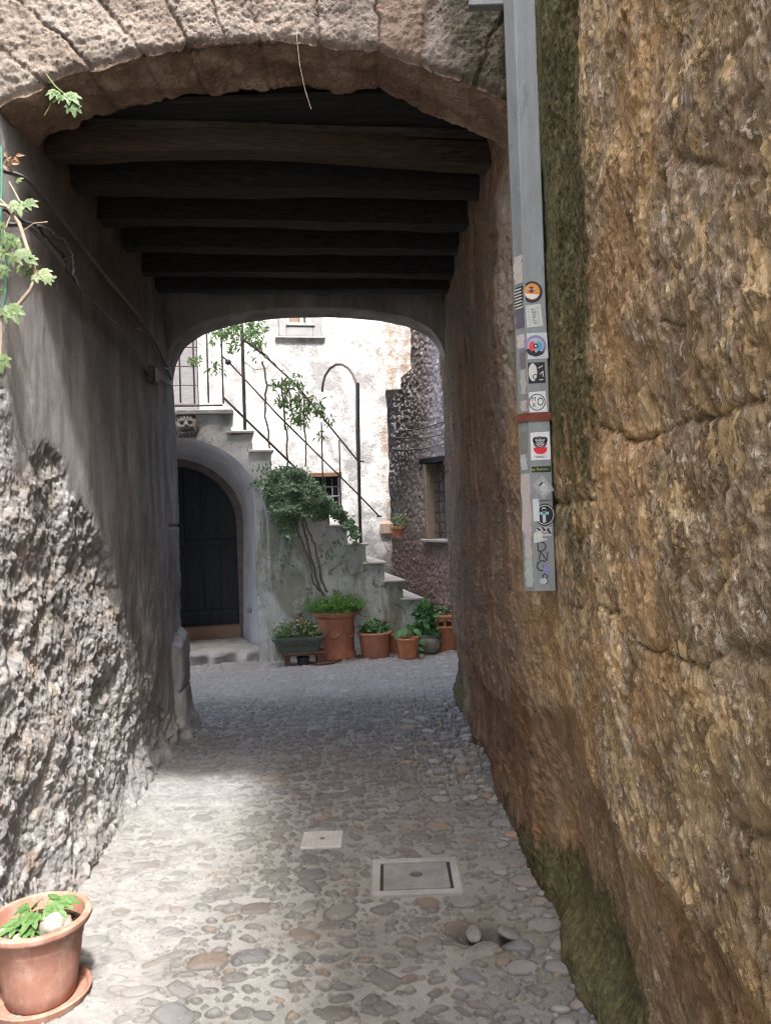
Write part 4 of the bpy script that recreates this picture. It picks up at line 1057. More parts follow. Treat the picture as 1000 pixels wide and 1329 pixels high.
# -- plain pots
def pot(name, label, px, py, rt_, rb_, h, mat, fn=None, rim=.03, n=48, shift=0, saucer=None, group='terracotta pots along the stair', cat='plant pot'):
    p = gpos(px, py); p.y += rb_+shift; p.x += 0
    z0 = 0
    if saucer:
        so_ = thing('pot_saucer', saucer, 'saucer', p)
        MB().lathe([(0, .0), (rb_+.02, 0), (rb_+.035, .024), (rb_+.027, .024), (rb_+.012, .009), (0, .009)], n=40).build('dish', mat, so_, smooth=True); z0 = .0105
    t = thing(name, label, cat, p+Vector((0, 0, z0)), 0, group)
    MB().lathe([(0, 0), (rb_, 0), (rb_+.004, .01), (rb_+(rt_-rb_)*.8, h-rim*1.25)], n=n*2, fn=fn).lathe([(rb_+(rt_-rb_)*.8, h-rim*1.25), (rt_, h-rim), (rt_+.006, h-rim*.8), (rt_+.007, h-.008), (rt_, h), (rt_-.016, h), (rt_-.02, h-.03), (0, h-.035)], n=n).build('body', mat, t, smooth=True)
    MB().lathe([(rt_-.019, h-.026), (.03, h-.018), (0, h-.02)], n=24).build('soil', M_soil, t)
    return t, p+Vector((0, 0, z0+h-.02))
_, q = pot('terracotta_pot', 'wide plain brown terracotta pot between the largest pot and the fluted pot', 487, 856, .182, .142, .285, T_red)
pl = thing('low_leafy_plant', 'low dark leafy plant in the wide plain pot', 'plant', q); g = MB(); rnd = random.Random(12)
bunch(g, rnd, (0, 0, .05), (.14, .12, .07), 200, .065, .038, .7, 0, curl=.3, up_=.3); g.build('foliage', L_bush, pl)
g = MB()
for k in range(12): g.tube([(rnd.uniform(-.08, .08), rnd.uniform(-.08, .08), -.02), (rnd.uniform(-.12, .12), rnd.uniform(-.1, .1), .09)], .003, 5)
g.build('stalk', M_stalk, pl)
_, q = pot('terracotta_pot', 'half hidden terracotta pot behind the fluted pot', 514, 851, .105, .09, .22, T_red, shift=.10)
_, q = pot('fluted_pot', 'small fluted terracotta pot standing on a saucer', 530, 856, .122, .092, .215, T_or, fn=flute, saucer='round terracotta saucer under the small fluted pot on the cobbles')
pl = thing('heart_leaved_plant', 'young plant with broad drooping leaves in the fluted pot', 'plant', q); g = MB(); s_ = MB()
for k, (dx, dy, dz, L) in enumerate(((-.07, -.02, .10, .10), (-.03, -.05, .13, .11), (.03, 0, .14, .10), (.09, -.04, .08, .09), (.12, -.07, -.01, .08), (.0, .04, .16, .10), (-.10, .03, .06, .08), (.07, -.09, .12, .08), (.11, -.09, -.08, .07))):
    s_.tube([(0, 0, -.02), (dx*.6, dy*.6, dz*.8), (dx, dy, dz)], .0035, 5); g.leaf((dx, dy, dz), (dx+.02, dy-.03, -.06), (dx*2, dy*2-.5, .7), L, L*.8, .3+.6*rnd.random(), .3)
g.build('foliage', L_bush, pl); s_.build('stalk', M_stalk, pl)
# bowl
p = gpos(557, 850); p.y += .10
bo = thing('stoneware_bowl', 'squat mossy grey stoneware pot beside the fluted pot', 'plant pot', p)
MB().lathe([(0, 0), (.07, 0), (.10, .02), (.132, .07), (.142, .115), (.138, .155), (.12, .185), (.123, .20), (.125, .215), (.112, .215), (.108, .19), (0, .185)], n=44).build('body', T_grey, bo, smooth=True)
MB().lathe([(.109, .195), (0, .20)], n=20).build('soil', M_soil, bo)
pl = thing('tall_leafy_plant', 'upright bushy plant with rounded bright leaves behind the fluted pot', 'plant', p+Vector((0, 0, .2))); g = MB(); rnd = random.Random(31)
bunch(g, rnd, (-.03, .0, .20), (.10, .09, .17), 230, .075, .055, .5, 0, curl=.25)
bunch(g, rnd, (-.10, -.02, .03), (.07, .06, .09), 60, .07, .05, .5, 0); bunch(g, rnd, (.07, -.03, .03), (.06, .05, .04), 50, .05, .035, .6, 0)
g.build('foliage', L_bush, pl); s_ = MB()
for k in range(5): s_.tube([(rnd.uniform(-.04, .04), rnd.uniform(-.04, .04), -.02), (rnd.uniform(-.06, .03), 0, .2), (rnd.uniform(-.1, .04), 0, .34)], .005, 5)
s_.build('stalk', M_stalk, pl)
# pierced tall pot at right
p = gpos(580, 846); p.y += .13
hp_ = thing('pierced_pot', 'orange terracotta pot with square openings cut round its rim, at the right wall', 'plant pot', p)
MB().lathe([(0, 0), (.12, 0), (.135, .12), (.15, .255), (.172, .262), (.176, .28), (.17, .29), (.15, .29), (.145, .27), (0, .265)], n=44).build('body', T_or, hp_, smooth=True)
for k in range(10):
    a = 2*math.pi*k/10+.2; ca, sa = math.cos(a), math.sin(a)
    MB().tube([(.148*ca, .148*sa, .285), (.15*ca, .15*sa, .385)], .017, 6).build('rim_pier', T_or, hp_, smooth=True)
MB().lathe([(.158, .375), (.172, .38), (.172, .405), (.16, .412), (.135, .41), (.133, .38), (.158, .375)], n=44).build('rim', T_or, hp_, smooth=True)
MB().lathe([(.13, .30), (0, .33)], n=20).build('soil', M_soil, hp_)
pl = thing('low_leafy_plant', 'small low green plant showing over the rim of the pierced orange pot', 'plant', p+Vector((0, 0, .4))); g = MB()
bunch(g, rnd, (-.05, 0, .03), (.10, .08, .05), 110, .05, .03, .6, 0, up_=.3); g.build('foliage', L_bush, pl)
MB().tube([(0, 0, -.08), (0, 0, .03)], .004, 5).build('stalk', M_stalk, pl)
# hanging pot on corner of white wall
p = at(516, 697, 9.75); p = Vector((p.x, p.y, p.z))
hg = thing('hanging_pot', 'small terracotta pot hung from the corner of the white wall', 'plant pot', p)
MB().lathe([(0, 0), (.062, 0), (.085, .10), (.096, .105), (.098, .13), (.085, .13), (.08, .11), (0, .105)], n=32).build('body', T_or, hg, smooth=True)
MB().tube([(.10*math.cos(a), .10*math.sin(a), .10) for a in np.linspace(0, 2*math.pi, 20)], .004, 6).tube([(-.02, .1, .10), (-.06, .35, .10)], .006, 6).build('bracket', M_iron, hg)
pl = thing('sprawling_plant', 'thin pale sprigs growing from the small hanging pot', 'plant', p+Vector((0, 0, .11))); g = MB(); rnd = random.Random(77)
bunch(g, rnd, (.05, 0, .09), (.12, .08, .09), 120, .04, .014, .5, 0, up_=.5); g.build('foliage', L_pale, pl)
s_ = MB()
for k in range(9): s_.tube([(0, 0, -.02), (rnd.uniform(-.04, .1), rnd.uniform(-.05, .05), .08), (rnd.uniform(-.06, .17), rnd.uniform(-.08, .08), .16)], .002, 4)
s_.build('stalk', M_stalk, pl)
# -- ivy clump over the stair side, and its woody stems
iv = thing('ivy', 'thick dark ivy clump spilling over the edge of the stair', 'ivy', FO+Vector((0, -.05, 0)), FA)
clump = [(352, 618), (363, 610), (378, 608), (395, 612), (410, 628), (428, 650), (444, 664), (456, 676), (466, 692), (460, 696), (448, 678), (430, 666), (408, 672), (396, 664), (388, 672), (380, 684), (373, 700), (366, 688), (360, 672), (348, 652), (344, 630)]
cps = [fp(x, y, -.05) for x, y in clump]
def inside(x, z, poly):
    c = False; j = len(poly)-1
    for i in range(len(poly)):
        if (poly[i][1] > z) != (poly[j][1] > z) and x < (poly[j][0]-poly[i][0])*(z-poly[i][1])/(poly[j][1]-poly[i][1])+poly[i][0]: c = not c
        j = i
    return c
g = MB(); rnd = random.Random(19); cnt = 0
xs_ = [c[0] for c in cps]; zs_ = [c[1] for c in cps]
while cnt < 10500:
    x = rnd.uniform(min(xs_)-.03, max(xs_)+.03); z = rnd.uniform(min(zs_)-.05, max(zs_)+.04)
    if not inside(x+rnd.gauss(0, .02), z+rnd.gauss(0, .025), cps): continue
    k = float(vn(np.array([x*9.]), np.array([z*9.]), 4)[0])
    if rnd.random() > .55+k: continue
    cnt += 1
    y = -rnd.random()**.7*(.04+.13*k)+.03
    if z > 2.0 and rnd.random() < .3: y = rnd.uniform(0, .3)
    g.leaf((x, y, z), (rnd.uniform(-.8, .8), rnd.uniform(-.5, .1), rnd.uniform(-1, .1)), (rnd.uniform(-.6, .6), -1, rnd.uniform(-.2, .9)), rnd.uniform(.020, .036), rnd.uniform(.016, .030), rnd.random()**1.5*(.5+.7*k), .2, True)
# stray sprigs on the wall
for (sx, sy, n_) in ((425, 716, 16), (434, 714, 10), (370, 726, 10), (374, 705, 16), (336, 625, 30), (352, 640, 40), (343, 610, 20), (458, 700, 25), (438, 700, 12), (436, 765, 10)):
    s_c0, z_c0 = fp(sx, sy, -.02)
    for _ in range(n_):
        g.leaf((s_c0+rnd.gauss(0, .035), -.01-rnd.random()*.03, z_c0+rnd.gauss(0, .045)), (rnd.uniform(-.6, .6), -.1, -1), (rnd.uniform(-.5, .5), -1, .3), .04, .022, rnd.random(), .2)
g.build('foliage', L_ivy, iv)
def stem(px_pts, r0, r1, par, name='stem', mat=M_vine, n=-.03, twist=.0, seed=0):
    pts = [Vector(F3(x, y, n)) for x, y in px_pts]; out = []
    rr = random.Random(seed); k = len(pts)
    for i in range(k-1):
        m_ = 5
        for j in range(m_): out.append(pts[i].lerp(pts[i+1], j/m_)+Vector((rr.gauss(0, twist), rr.gauss(0, twist*.5), 0)))
    out.append(pts[-1]); rs = [r0+(r1-r0)*i/(len(out)-1) for i in range(len(out))]
    mb = MB(); mb.tube(out, rs, 7); return mb.build(name, mat, par, smooth=True)
stem([(420, 772), (412, 755), (408, 738), (403, 720), (398, 700), (393, 680), (390, 664)], .014, .010, iv, twist=.004, seed=1)
stem([(424, 768), (417, 750), (414, 730), (409, 705), (400, 688), (394, 668)], .012, .008, iv, twist=.004, seed=2)
stem([(416, 767), (406, 755), (406, 742), (400, 720), (391, 700), (386, 685), (382, 670)], .010, .007, iv, twist=.005, seed=3)
# -- climbing plant along the rail
cv = thing('climbing_vine', 'light green climbing vine twined along the iron stair railing', 'vine', FO, FA)
for k, (pp, a, b) in enumerate(((((341, 470), (345, 500), (344, 530), (350, 582)), .011, .010), (((366, 490), (367, 520), (371, 560), (373, 606)), .011, .010), (((395, 512), (394, 545), (397, 575), (396, 606)), .011, .008),
    (((314, 440), (335, 452), (352, 468), (375, 492), (400, 520), (430, 556)), .012, .007), (((318, 470), (330, 480), (345, 478), (360, 466), (372, 478), (390, 500)), .004, .003), (((366, 490), (358, 482), (350, 500), (362, 512)), .003, .003), (((372, 560), (384, 545), (397, 535), (412, 525)), .004, .003))):
    stem(pp, a, b, cv, n=NR-.03, twist=.007, seed=k+40)
g = MB(); rnd = random.Random(23)
def vb(px, py, rx, rz, n_):
    s_, z_ = fp(px, py, NR-.03); u_ = 8.5/1000
    cl_ = [(rnd.gauss(0, rx*.55), rnd.gauss(0, rz*.55)) for _ in range(max(3, n_//9))]
    for _ in range(n_):
        a, b = rnd.choice(cl_); a += rnd.gauss(0, 3.2); b += rnd.gauss(0, 3.2)
        if abs(a) > rx*1.25 or abs(b) > rz*1.25: continue
        g.leaf((s_+a*u_, NR-.03+rnd.uniform(-.14, .12), z_+b*u_), (rnd.uniform(-.7, .7), rnd.uniform(-.4, .2), rnd.uniform(-1.2, .2)), (rnd.uniform(-.6, .6), -1, rnd.uniform(-.3, 1)), rnd.uniform(.045, .072), rnd.uniform(.014, .024), rnd.random(), .25)
for a in ((300, 425, 30, 14, 190), (325, 432, 24, 18, 190), (338, 440, 14, 14, 60), (290, 445, 14, 10, 60), (255, 466, 9, 7, 40), (283, 474, 12, 9, 50), (335, 465, 10, 8, 14), (310, 410, 30, 8, 110),
          (378, 498, 22, 12, 120), (400, 522, 22, 12, 110), (373, 520, 14, 14, 80), (382, 538, 14, 12, 80), (410, 532, 16, 8, 60), (425, 547, 6, 8, 24), (392, 545, 10, 8, 40), (414, 560, 6, 10, 10), (368, 505, 8, 10, 24)): vb(*a)
g.build('foliage', L_vine, cv)

# ================================================================== LANE: COVERS, POT, CABLES, DUCT
mc = thing('manhole_cover', 'square grey concrete manhole cover with a central hole, set in the cobbles', 'manhole cover', (.0775, 3.36, .002))
def frame4(mb, hx, hy, w_, z0, z1, bev=.003):
    mb.box((-hx, -hy, z0), (hx, -hy+w_, z1), bev=bev).box((-hx, hy-w_, z0), (hx, hy, z1), bev=bev).box((-hx, -hy+w_, z0), (-hx+w_, hy-w_, z1), bev=bev).box((hx-w_, -hy+w_, z0), (hx, hy-w_, z1), bev=bev)
g = MB(); frame4(g, .19, .165, .035, -.02, .012); g.build('frame', mat_plain('worn_pale_concrete', (.15, .15, .145), (.23, .23, .222), 9, .9, .2, .6, .003), mc)
MB().box((-.1545, -.1295, -.03), (.1545, .1295, .003)).build('gap_shade', M_beam, mc)  # dark plate standing in for the shade in the slot round the lid
MB().box((-.142, -.114, -.01), (.142, .114, .011), bev=.003).build('lid', mat_plain('dark_grey_concrete', (.10, .10, .10), (.17, .17, .167), 11, .9, .2, .6, .003), mc)
MB().lathe([(0, .0118), (.014, .0118), (.020, .0135), (.026, .0135), (.027, .0112)], (0, .005, 0), 20).build('finger_hole', M_iron, mc)
mc2 = thing('small_drain_cover', 'small pale square inspection cover with a grid pattern in the cobbles', 'drain cover', (-.365, 3.775, .004))
MB().box((-.098, -.092, -.02), (.098, .092, .007), bev=.003).build('lid', mat_plain('pale_grey_concrete', (.22, .22, .22), (.30, .30, .30), 14, .8), mc2)
g = MB()
for k in range(-3, 4): g.box((-.09, k*.024-.0012, .0072), (.09, k*.024+.0012, .0082)).box((k*.026-.0012, -.084, .0075), (k*.026+.0012, .084, .0085))
g.build('groove', M_conc, mc2); MB().lathe([(0, .0095), (.012, .0095), (.013, .006)], n=16).build('finger_hole', M_iron, mc2)

# foreground pot
pf = Vector((-1.212, 2.59, .0)); PS = .975
sa = thing('pot_saucer', 'sunlit terracotta saucer under the foreground pot at the left edge', 'saucer', pf)
MB().lathe([(0, .004), (.135, .004), (.158, .012), (.165, .034), (.160, .040), (.153, .036), (.146, .018), (.12, .014), (0, .014)], n=64).build('dish', T_pink, sa, smooth=True).scale = (PS, PS, 1)
fpz = .0155
fpt = thing('terracotta_pot', 'sunlit pinkish terracotta pot in the left foreground on its saucer', 'plant pot', pf+Vector((0, 0, fpz)))
MB().lathe([(0, 0), (.104, 0), (.112, .010), (.120, .05), (.132, .13), (.140, .195), (.143, .200), (.143, .214), (.147, .219), (.150, .24), (.156, .246), (.168, .252), (.173, .262), (.172, .274), (.164, .280), (.150, .278), (.146, .268), (.143, .22), (.13, .205), (0, .20)], n=88).build('body', T_pink, fpt, smooth=True).scale = (PS, PS, PS)
g = MB(); rnd = random.Random(6)
V = np.zeros((26, 26, 3))
for a in range(26):
    for b in range(26):
        r_ = .141*a/25; t_ = 2*math.pi*b/25; V[a, b] = (r_*math.cos(t_), r_*math.sin(t_), .222+.012*float(vn(np.array([r_*math.cos(t_)*40]), np.array([r_*math.sin(t_)*40]), 2)[0]))
grid('soil', V, M_soil, fpt).scale = (PS, PS, PS)
def pebble(name, label, p, rx, ry, rz_, seed, grp=None):
    g = MB(); N = 12; vs = []
    for i in range(N+1):
        for j in range(N*2):
            th_ = math.pi*i/N; ph = math.pi*j/N; x, y, z = math.sin(th_)*math.cos(ph), math.sin(th_)*math.sin(ph), math.cos(th_)
            q = 1+.42*float(fbm(np.array([x*1.5+seed]), np.array([y*1.5+z*2]), 3, seed)[0]); vs.append((x*rx*q, y*ry*q, z*rz_*q))
    fs = [(i*2*N+j, (i+1)*2*N+j, (i+1)*2*N+(j+1) % (2*N), i*2*N+(j+1) % (2*N)) for i in range(N) for j in range(2*N)]
    g.add(vs, fs); o = g.build(name, M_stone1, None, smooth='all'); o.location = p; o.rotation_euler = (0, 0, seed)
    tag(o, label, 'stone', grp)
pebble('pebble', 'large pale round stone lying in the foreground pot', pf+Vector((.068, -.03, .259)), .055, .040, .042, 3, 'stones in the foreground pot')
pebble('pebble', 'small whitish stone near the front rim of the foreground pot', pf+Vector((-.03, -.088, .249)), .024, .020, .020, 5, 'stones in the foreground pot')
pebble('pebble', 'grey stone at the left edge inside the foreground pot', pf+Vector((-.09, -.055, .251)), .026, .022, .022, 8, 'stones in the foreground pot')
pl = thing('young_geranium', 'young plant with broad serrated leaves in the foreground pot', 'plant', pf+Vector((0, 0, .23))); g = MB(); s_ = MB()
def biglf(p, d, nn, L, t):
    """a five lobed toothed leaf"""
    p = Vector(p); d = Vector(d).normalized(); nn = Vector(nn).normalized(); sd = d.cross(nn).normalized(); nn = sd.cross(d)
    for ang, k in ((0, 1), (.62, .85), (-.62, .85), (1.25, .62), (-1.25, .62)):
        dd = d*math.cos(ang)+sd*math.sin(ang); g.leaf(p+nn*.001*ang, dd, nn, L*k, L*.62*k, t+rnd.uniform(-.12, .12), .22, True)
for k, (dx, dy, dz, L) in enumerate(((-.06, -.05, .055, .070), (-.005, -.04, .075, .075), (.05, .0, .085, .075), (.085, .035, .09, .065), (-.02, .03, .08, .06), (-.10, -.05, .02, .055), (.0, -.08, .045, .055), (.03, .05, .095, .055), (-.045, 0, .085, .05), (.02, -.06, .03, .04))):
    s_.tube([(-.01, 0, -.02), (dx*.5, dy*.5, dz*.8), (dx*.8, dy*.8, dz)], .003, 6); biglf((dx*.8, dy*.8, dz), (dx*1.0+.0, dy-.02, -.012), (dx*2, dy*2-.35, 1), L, .45+.35*rnd.random())
L_ger = mat_leaf('geranium_leaf', (.035, .085, .025), (.07, .15, .045), (.14, .24, .08), .2)
g.build('foliage', L_ger, pl); s_.build('stalk', M_stalk, pl)

for i_, (dx, dy, rx, ry, lb) in enumerate(((-.03, .02, .030, .045, 'upright brownish loose cobble in the wet hole near the manhole cover'), (.10, -.005, .045, .045, 'tilted grey-blue loose cobble at the right rim of the wet hole'), (-.02, -.115, .075, .045, 'largest flat pale loose cobble in front of the wet hole'))):
    g = MB(); vs = []
    for i in range(11):
        for j in range(20):
            th_ = math.pi*i/10; ph = 2*math.pi*j/20; x, y, z = math.sin(th_)*math.cos(ph), math.sin(th_)*math.sin(ph), math.cos(th_)
            q = 1+.18*float(fbm(np.array([x*1.5+i_*3]), np.array([y*1.5+z]), 3, i_)[0]); vs.append((x*rx*q, y*ry*q, z*.015*q))
    g.add(vs, [(i*20+j, (i+1)*20+j, (i+1)*20+(j+1) % 20, i*20+(j+1) % 20) for i in range(10) for j in range(20)])
    o = g.build('loose_cobble', M_cob, None, smooth='all'); o.location = (HOLE[0]+dx, HOLE[1]+dy, .004-.012*(i_ == 0)); o.rotation_euler = (.2*(i_ == 0), .35*(i_ == 1), .3*i_); tag(o, lb, 'cobble', 'loose cobbles round the hole')
# cables on the left wall
def cab(pts, r, mat, label, off=.02, wig=0, seed=1):
    rr = random.Random(seed); P = [lpt(x, y, off) for x, y in pts]; out = []
    for i in range(len(P)-1):
        p0 = P[max(i-1, 0)]; p1 = P[i]; p2 = P[i+1]; p3 = P[min(i+2, len(P)-1)]
        for j in range(6):
            t = j/6; q = .5*((2*p1)+(p2-p0)*t+(2*p0-5*p1+4*p2-p3)*t*t+(3*p1-p0-3*p2+p3)*t**3)
            out.append(q+Vector((rr.gauss(0, wig*.4), rr.gauss(0, wig), rr.gauss(0, wig))))
    out.append(P[-1]); o0 = P[0]; o = MB().tube([p-o0 for p in out], r, 8).build('electric_cable', mat, None, smooth=True); o.location = o0
    tag(o, label, 'cable', 'cables on the left wall')
cab([(-40, 205), (0, 220), (30, 230), (52, 250), (75, 278), (105, 317), (140, 362), (175, 405), (205, 450), (222, 492)], .010, M_cable, 'upper thick grey cable sloping down the left passage wall', .025)
cab([(-40, 280), (0, 290), (30, 291), (45, 300), (70, 328), (95, 360), (120, 392), (150, 427), (180, 466), (196, 484), (222, 500)], .011, M_cable, 'lower thick grey cable sloping down the left passage wall', .028)
cab([(-30, 268), (10, 276), (30, 287), (48, 292), (62, 310), (82, 330), (88, 352), (110, 378), (140, 415), (170, 452), (192, 480)], .006, M_cable2, 'thin black cable looping between the two thick grey cables', .035, .004)
cab([(48, 292), (70, 302), (88, 318), (95, 338), (97, 362), (118, 388), (150, 420), (178, 460), (194, 484)], .005, M_cable, 'thinnest grey twisted cable lying along the lower thick cable', .042, .006, 4)
cab([(176, 424), (190, 432), (200, 452), (215, 478), (224, 470)], .006, M_cable2, 'short black cable end near the far arch, left side', .04, .003, 5)
A = lpt(196, 486, .03); jb = thing('junction_box', 'small dark junction box where the cables meet on the left wall', 'junction box', A)
MB().box((-.02, -.05, -.06), (.035, .05, .05), bev=.008).build('body', M_cable2, jb); MB().box((.035, -.04, -.05), (.04, .04, .04), bev=.002).build('lid', M_cable2, jb)
# green hose and trailing vine at the left edge
def gtube(pts, r, mat, Y): return [at(x, y, yy) for (x, y), yy in zip(pts, Y)]
P = [at(x, y, 2.80) for x, y in ((2, 190), (3, 235), (1, 275), (3, 310), (8, 345), (8, 375), (2, 410), (-6, 450))]
o = MB().tube([p-P[0] for p in P], .0055, 8).build('garden_hose', M_hose, None, smooth=True); o.location = P[0]; tag(o, 'thin green hose hanging at the left edge of the lane', 'hose')
VY = 2.76
vi = thing('grape_vine', 'pale trailing vine with broad leaves hanging at the left edge of the arch', 'vine', at(0, 300, VY))
g = MB(); s_ = MB(); rnd = random.Random(3)
for pp, r in ((((-20, 262), (10, 268), (25, 290), (34, 318), (44, 345), (47, 358), (40, 376), (24, 396), (4, 408), (-12, 420)), .007), (((-10, 250), (4, 262), (16, 275), (6, 300), (12, 322), (30, 345)), .0035), (((47, 352), (58, 352), (70, 360)), .003), (((30, 300), (44, 290), (62, 288)), .002), (((12, 236), (20, 250), (26, 262)), .003), (((2, 400), (2, 440), (0, 470)), .004)):
    P = [at(x, y, VY+rnd.uniform(-.01, .01)) for x, y in pp]
    s_.tube(P, r, 7)
s_.build('stem', M_tan, vi, absolute=True, smooth=True)
for (x, y, L, dx, dz) in ((22, 262, .060, .2, -.5), (34, 262, .050, .8, -.3), (12, 305, .060, -.2, -1), (22, 310, .05, .3, -1), (6, 322, .06, -.5, -.6), (28, 325, .055, .5, -.8), (17, 330, .05, 0, -1), (36, 335, .045, .8, -.5), (4, 345, .05, -.2, -1), (46, 356, .050, .5, -.3), (54, 352, .045, 1, -.4), (60, 360, .035, .7, -1), (42, 352, .04, -.6, -.5), (12, 398, .075, .3, -.5), (2, 290, .05, -.4, -.8), (0, 462, .065, .1, -1), (22, 235, .03, .5, .2), (28, 345, .04, -.2, -1), (2, 375, .03, -.2, -1), (68, 360, .018, 1, .1)):
    p = at(x, y, VY-.015+rnd.uniform(-.03, .03)); biglf(p, (dx, -.15, dz), (rnd.uniform(-.3, .5), -1, .55), L, .3+.5*rnd.random())
g.build('foliage', L_grape, vi, absolute=True)
g = MB()
for k in range(12): p = at(rnd.gauss(13, 4), rnd.gauss(208, 6), 2.78); g.leaf(p, (rnd.uniform(-1, 1), 0, rnd.uniform(-1, 1)), (rnd.uniform(-.5, .5), -1, 0), .03, .014, rnd.random(), .4)
g.build('dry_foliage', L_dry, vi, absolute=True)
# vine sprig hanging from the arch
sp = thing('vine_sprig', 'single leafy green sprig dangling in front of the arch stones', 'vine', at(66, 120, 2.86))
g = MB()
for (x, y, L, dx, dz) in ((72, 118, .048, -.1, -.3), (88, 122, .062, .6, -.5), (94, 134, .055, .2, -1), (78, 124, .04, -.5, -.5)): biglf(at(x, y, 2.84), (dx, -.2, dz), (.2, -1, .5), L, .35+.3*rnd.random())
g.build('foliage', L_vine, sp, absolute=True)
MB().tube([at(x, y, 2.85) for x, y in ((60, 96), (72, 112), (84, 122), (94, 132))], .0022, 5).tube([at(x, y, 2.85) for x, y in ((72, 118), (66, 135), (58, 150))], .0012, 4).build('stem', M_stalk, sp, absolute=True)
P = [at(x, y, 2.90) for x, y in ((386, 18), (385, 50), (389, 85), (396, 118), (404, 142))]
o = MB().tube([p-P[0] for p in P], .0009, 5).build('dangling_wire', M_tan, None, smooth=True); o.location = P[0]; tag(o, 'thin pale wire dangling from the arch stones near the middle', 'wire')

# ---- cable duct with stickers
DY = 2.74
du = thing('cable_duct', 'grey metal cable duct covered with stickers, running up beside the mossy wall', 'cable duct', (.52, DY, 1.29))
XL, XRG, XR = .492, .523, .596
zb = 1.30
def xq(z): return 0
body = MB(); sec = [(XL, 2.80), (XL, 2.785), (XRG-.004, DY+.003), (XRG+.002, DY), (XR-.003, DY), (XR, DY+.003), (XR, 2.80)]
vs = []; fs = []
zs = [zb, zb+.02]+list(np.arange(1.5, 4.3, .25))
for z in zs:
    for (x, y) in sec: vs.append((x+(.0 if z > zb+.001 else 0), y, z))
k = len(sec)
for i in range(len(zs)-1):
    for j in range(k): a = i*k+j; b = i*k+(j+1) % k; fs.append((a, b, b+k, a+k))
fs += [tuple(range(k)), tuple(range((len(zs)-1)*k, len(zs)*k))]
body.add(vs, fs); body.build('cover', M_duct, du, absolute=True)
br = MB(); zq = at(697, 541, DY).z
br.prism([(x+(-.004 if i < 3 else .004), y-.004) for i, (x, y) in enumerate(sec[:-1])]+[(XR+.004, 2.80)], 'z', zq-.014, zq+.016); br.build('bracket_band', M_rust, du, absolute=True)
jn = MB(); jn.box((XRG+.006, DY-.0012, 1.62), (XR-.006, DY-.0002, 1.623)); jn.build('cover_joint', M_iron, du, absolute=True)
_pc = {}
def paint(c, rough=.45):
    key = tuple(c)
    if key not in _pc: _pc[key] = mat_plain('print_%s' % ['ink', 'colour'][len(_pc) % 2], tuple(v*.85 for v in c), tuple(min(1, v*1.1) for v in c), 60, rough, .35, .1, .0005)
    return _pc[key]
WHT = (.50, .52, .50); BLK = (.015, .015, .018)
def stick(px, py, w_, h_, col, rot=0, name='sticker', label=None, rnd_=False, lift=.0008, side=False):
    """w_,h_ in photo pixels"""
    c = at(px, py, DY); W = w_*.00274; H = h_*.00274
    n = 28
    if rnd_: pts = [(W/2*math.cos(2*math.pi*i/n), H/2*math.sin(2*math.pi*i/n)) for i in range(n)]
    else:
        rr = random.Random(int(px*7+py)); q = .0012
        pts = [(x+rr.uniform(-q, q), z+rr.uniform(-q, q)) for x, z in ((-W/2, -H/2), (W/2, -H/2), (W/2, H/2), (-W/2, H/2))]
    ca, sa_ = math.cos(rot), math.sin(rot)
    pts = [(c.x+x*ca-z*sa_, c.z+x*sa_+z*ca) for x, z in pts]
    pts = [(min(max(x, XRG+.001), XR+.006), z) for x, z in pts]
    o = MB().prism(pts[::-1], 'y', DY-lift, DY-lift+.0006).build(name, paint(col), du, absolute=True)
    if label: o['label'] = label
    return o, c, lift
def ink(par, c, polys, col, lift, name='print', rot=0):
    mb = MB(); ca, sa_ = math.cos(rot), math.sin(rot)
    for pl_ in polys:
        pts = [(c.x+(x*ca-z*sa_)*.00274, c.z+(x*sa_+z*ca)*.00274) for x, z in pl_]
        mb.prism(pts[::-1], 'y', DY-lift, DY-lift+.0003)
    return mb.build(name, paint(col), par, absolute=True)
def circ(cx, cz, rx, rz_=None, n=24, a0=0, a1=2*math.pi): rz_ = rz_ or rx; return [(cx+rx*math.cos(a0+(a1-a0)*i/n), cz+rz_*math.sin(a0+(a1-a0)*i/n)) for i in range(n)]
def ringp(cx, cz, r, w_, rz_=None, n=26):
    rz_ = rz_ or r; return [[(cx+r*math.cos(a), cz+rz_*math.sin(a)), (cx+r*math.cos(b), cz+rz_*math.sin(b)), (cx+(r-w_)*math.cos(b), cz+(rz_-w_)*math.sin(b)), (cx+(r-w_)*math.cos(a), cz+(rz_-w_)*math.sin(a))] for a, b in [(2*math.pi*i/n, 2*math.pi*(i+1)/n) for i in range(n)]]
def ln(x0, z0, x1, z1, w_=1.0):
    d = Vector((x1-x0, z1-z0)).normalized()*w_/2; return [(x0-d.y, z0+d.x), (x1-d.y, z1+d.x), (x1+d.y, z1-d.x), (x0+d.y, z0-d.x)]
def text(s, par, c, size, col, lift, rot=0, name='lettering', dx=0, dz=0, sx=1):
    cu = bpy.data.curves.new('t', 'FONT'); cu.body = s; cu.size = size*.00274; cu.align_x = 'CENTER'; cu.align_y = 'CENTER'
    ob = bpy.data.objects.new('t', cu); COL.objects.link(ob); dg = bpy.context.evaluated_depsgraph_get(); dg.update()
    me = bpy.data.meshes.new_from_object(ob.evaluated_get(dg)); bpy.data.objects.remove(ob)
    M = Matrix.Translation(Vector((c.x+dx*.00274, DY-lift, c.z+dz*.00274))-rootloc(par)) @ Matrix.Rotation(rot, 4, Vector((0, -1, 0))) @ Matrix.Rotation(R(90), 4, 'X') @ Matrix.Diagonal((sx, 1, 1, 1))
    me.transform(M); me.materials.clear(); return link(me, name, paint(col), par)
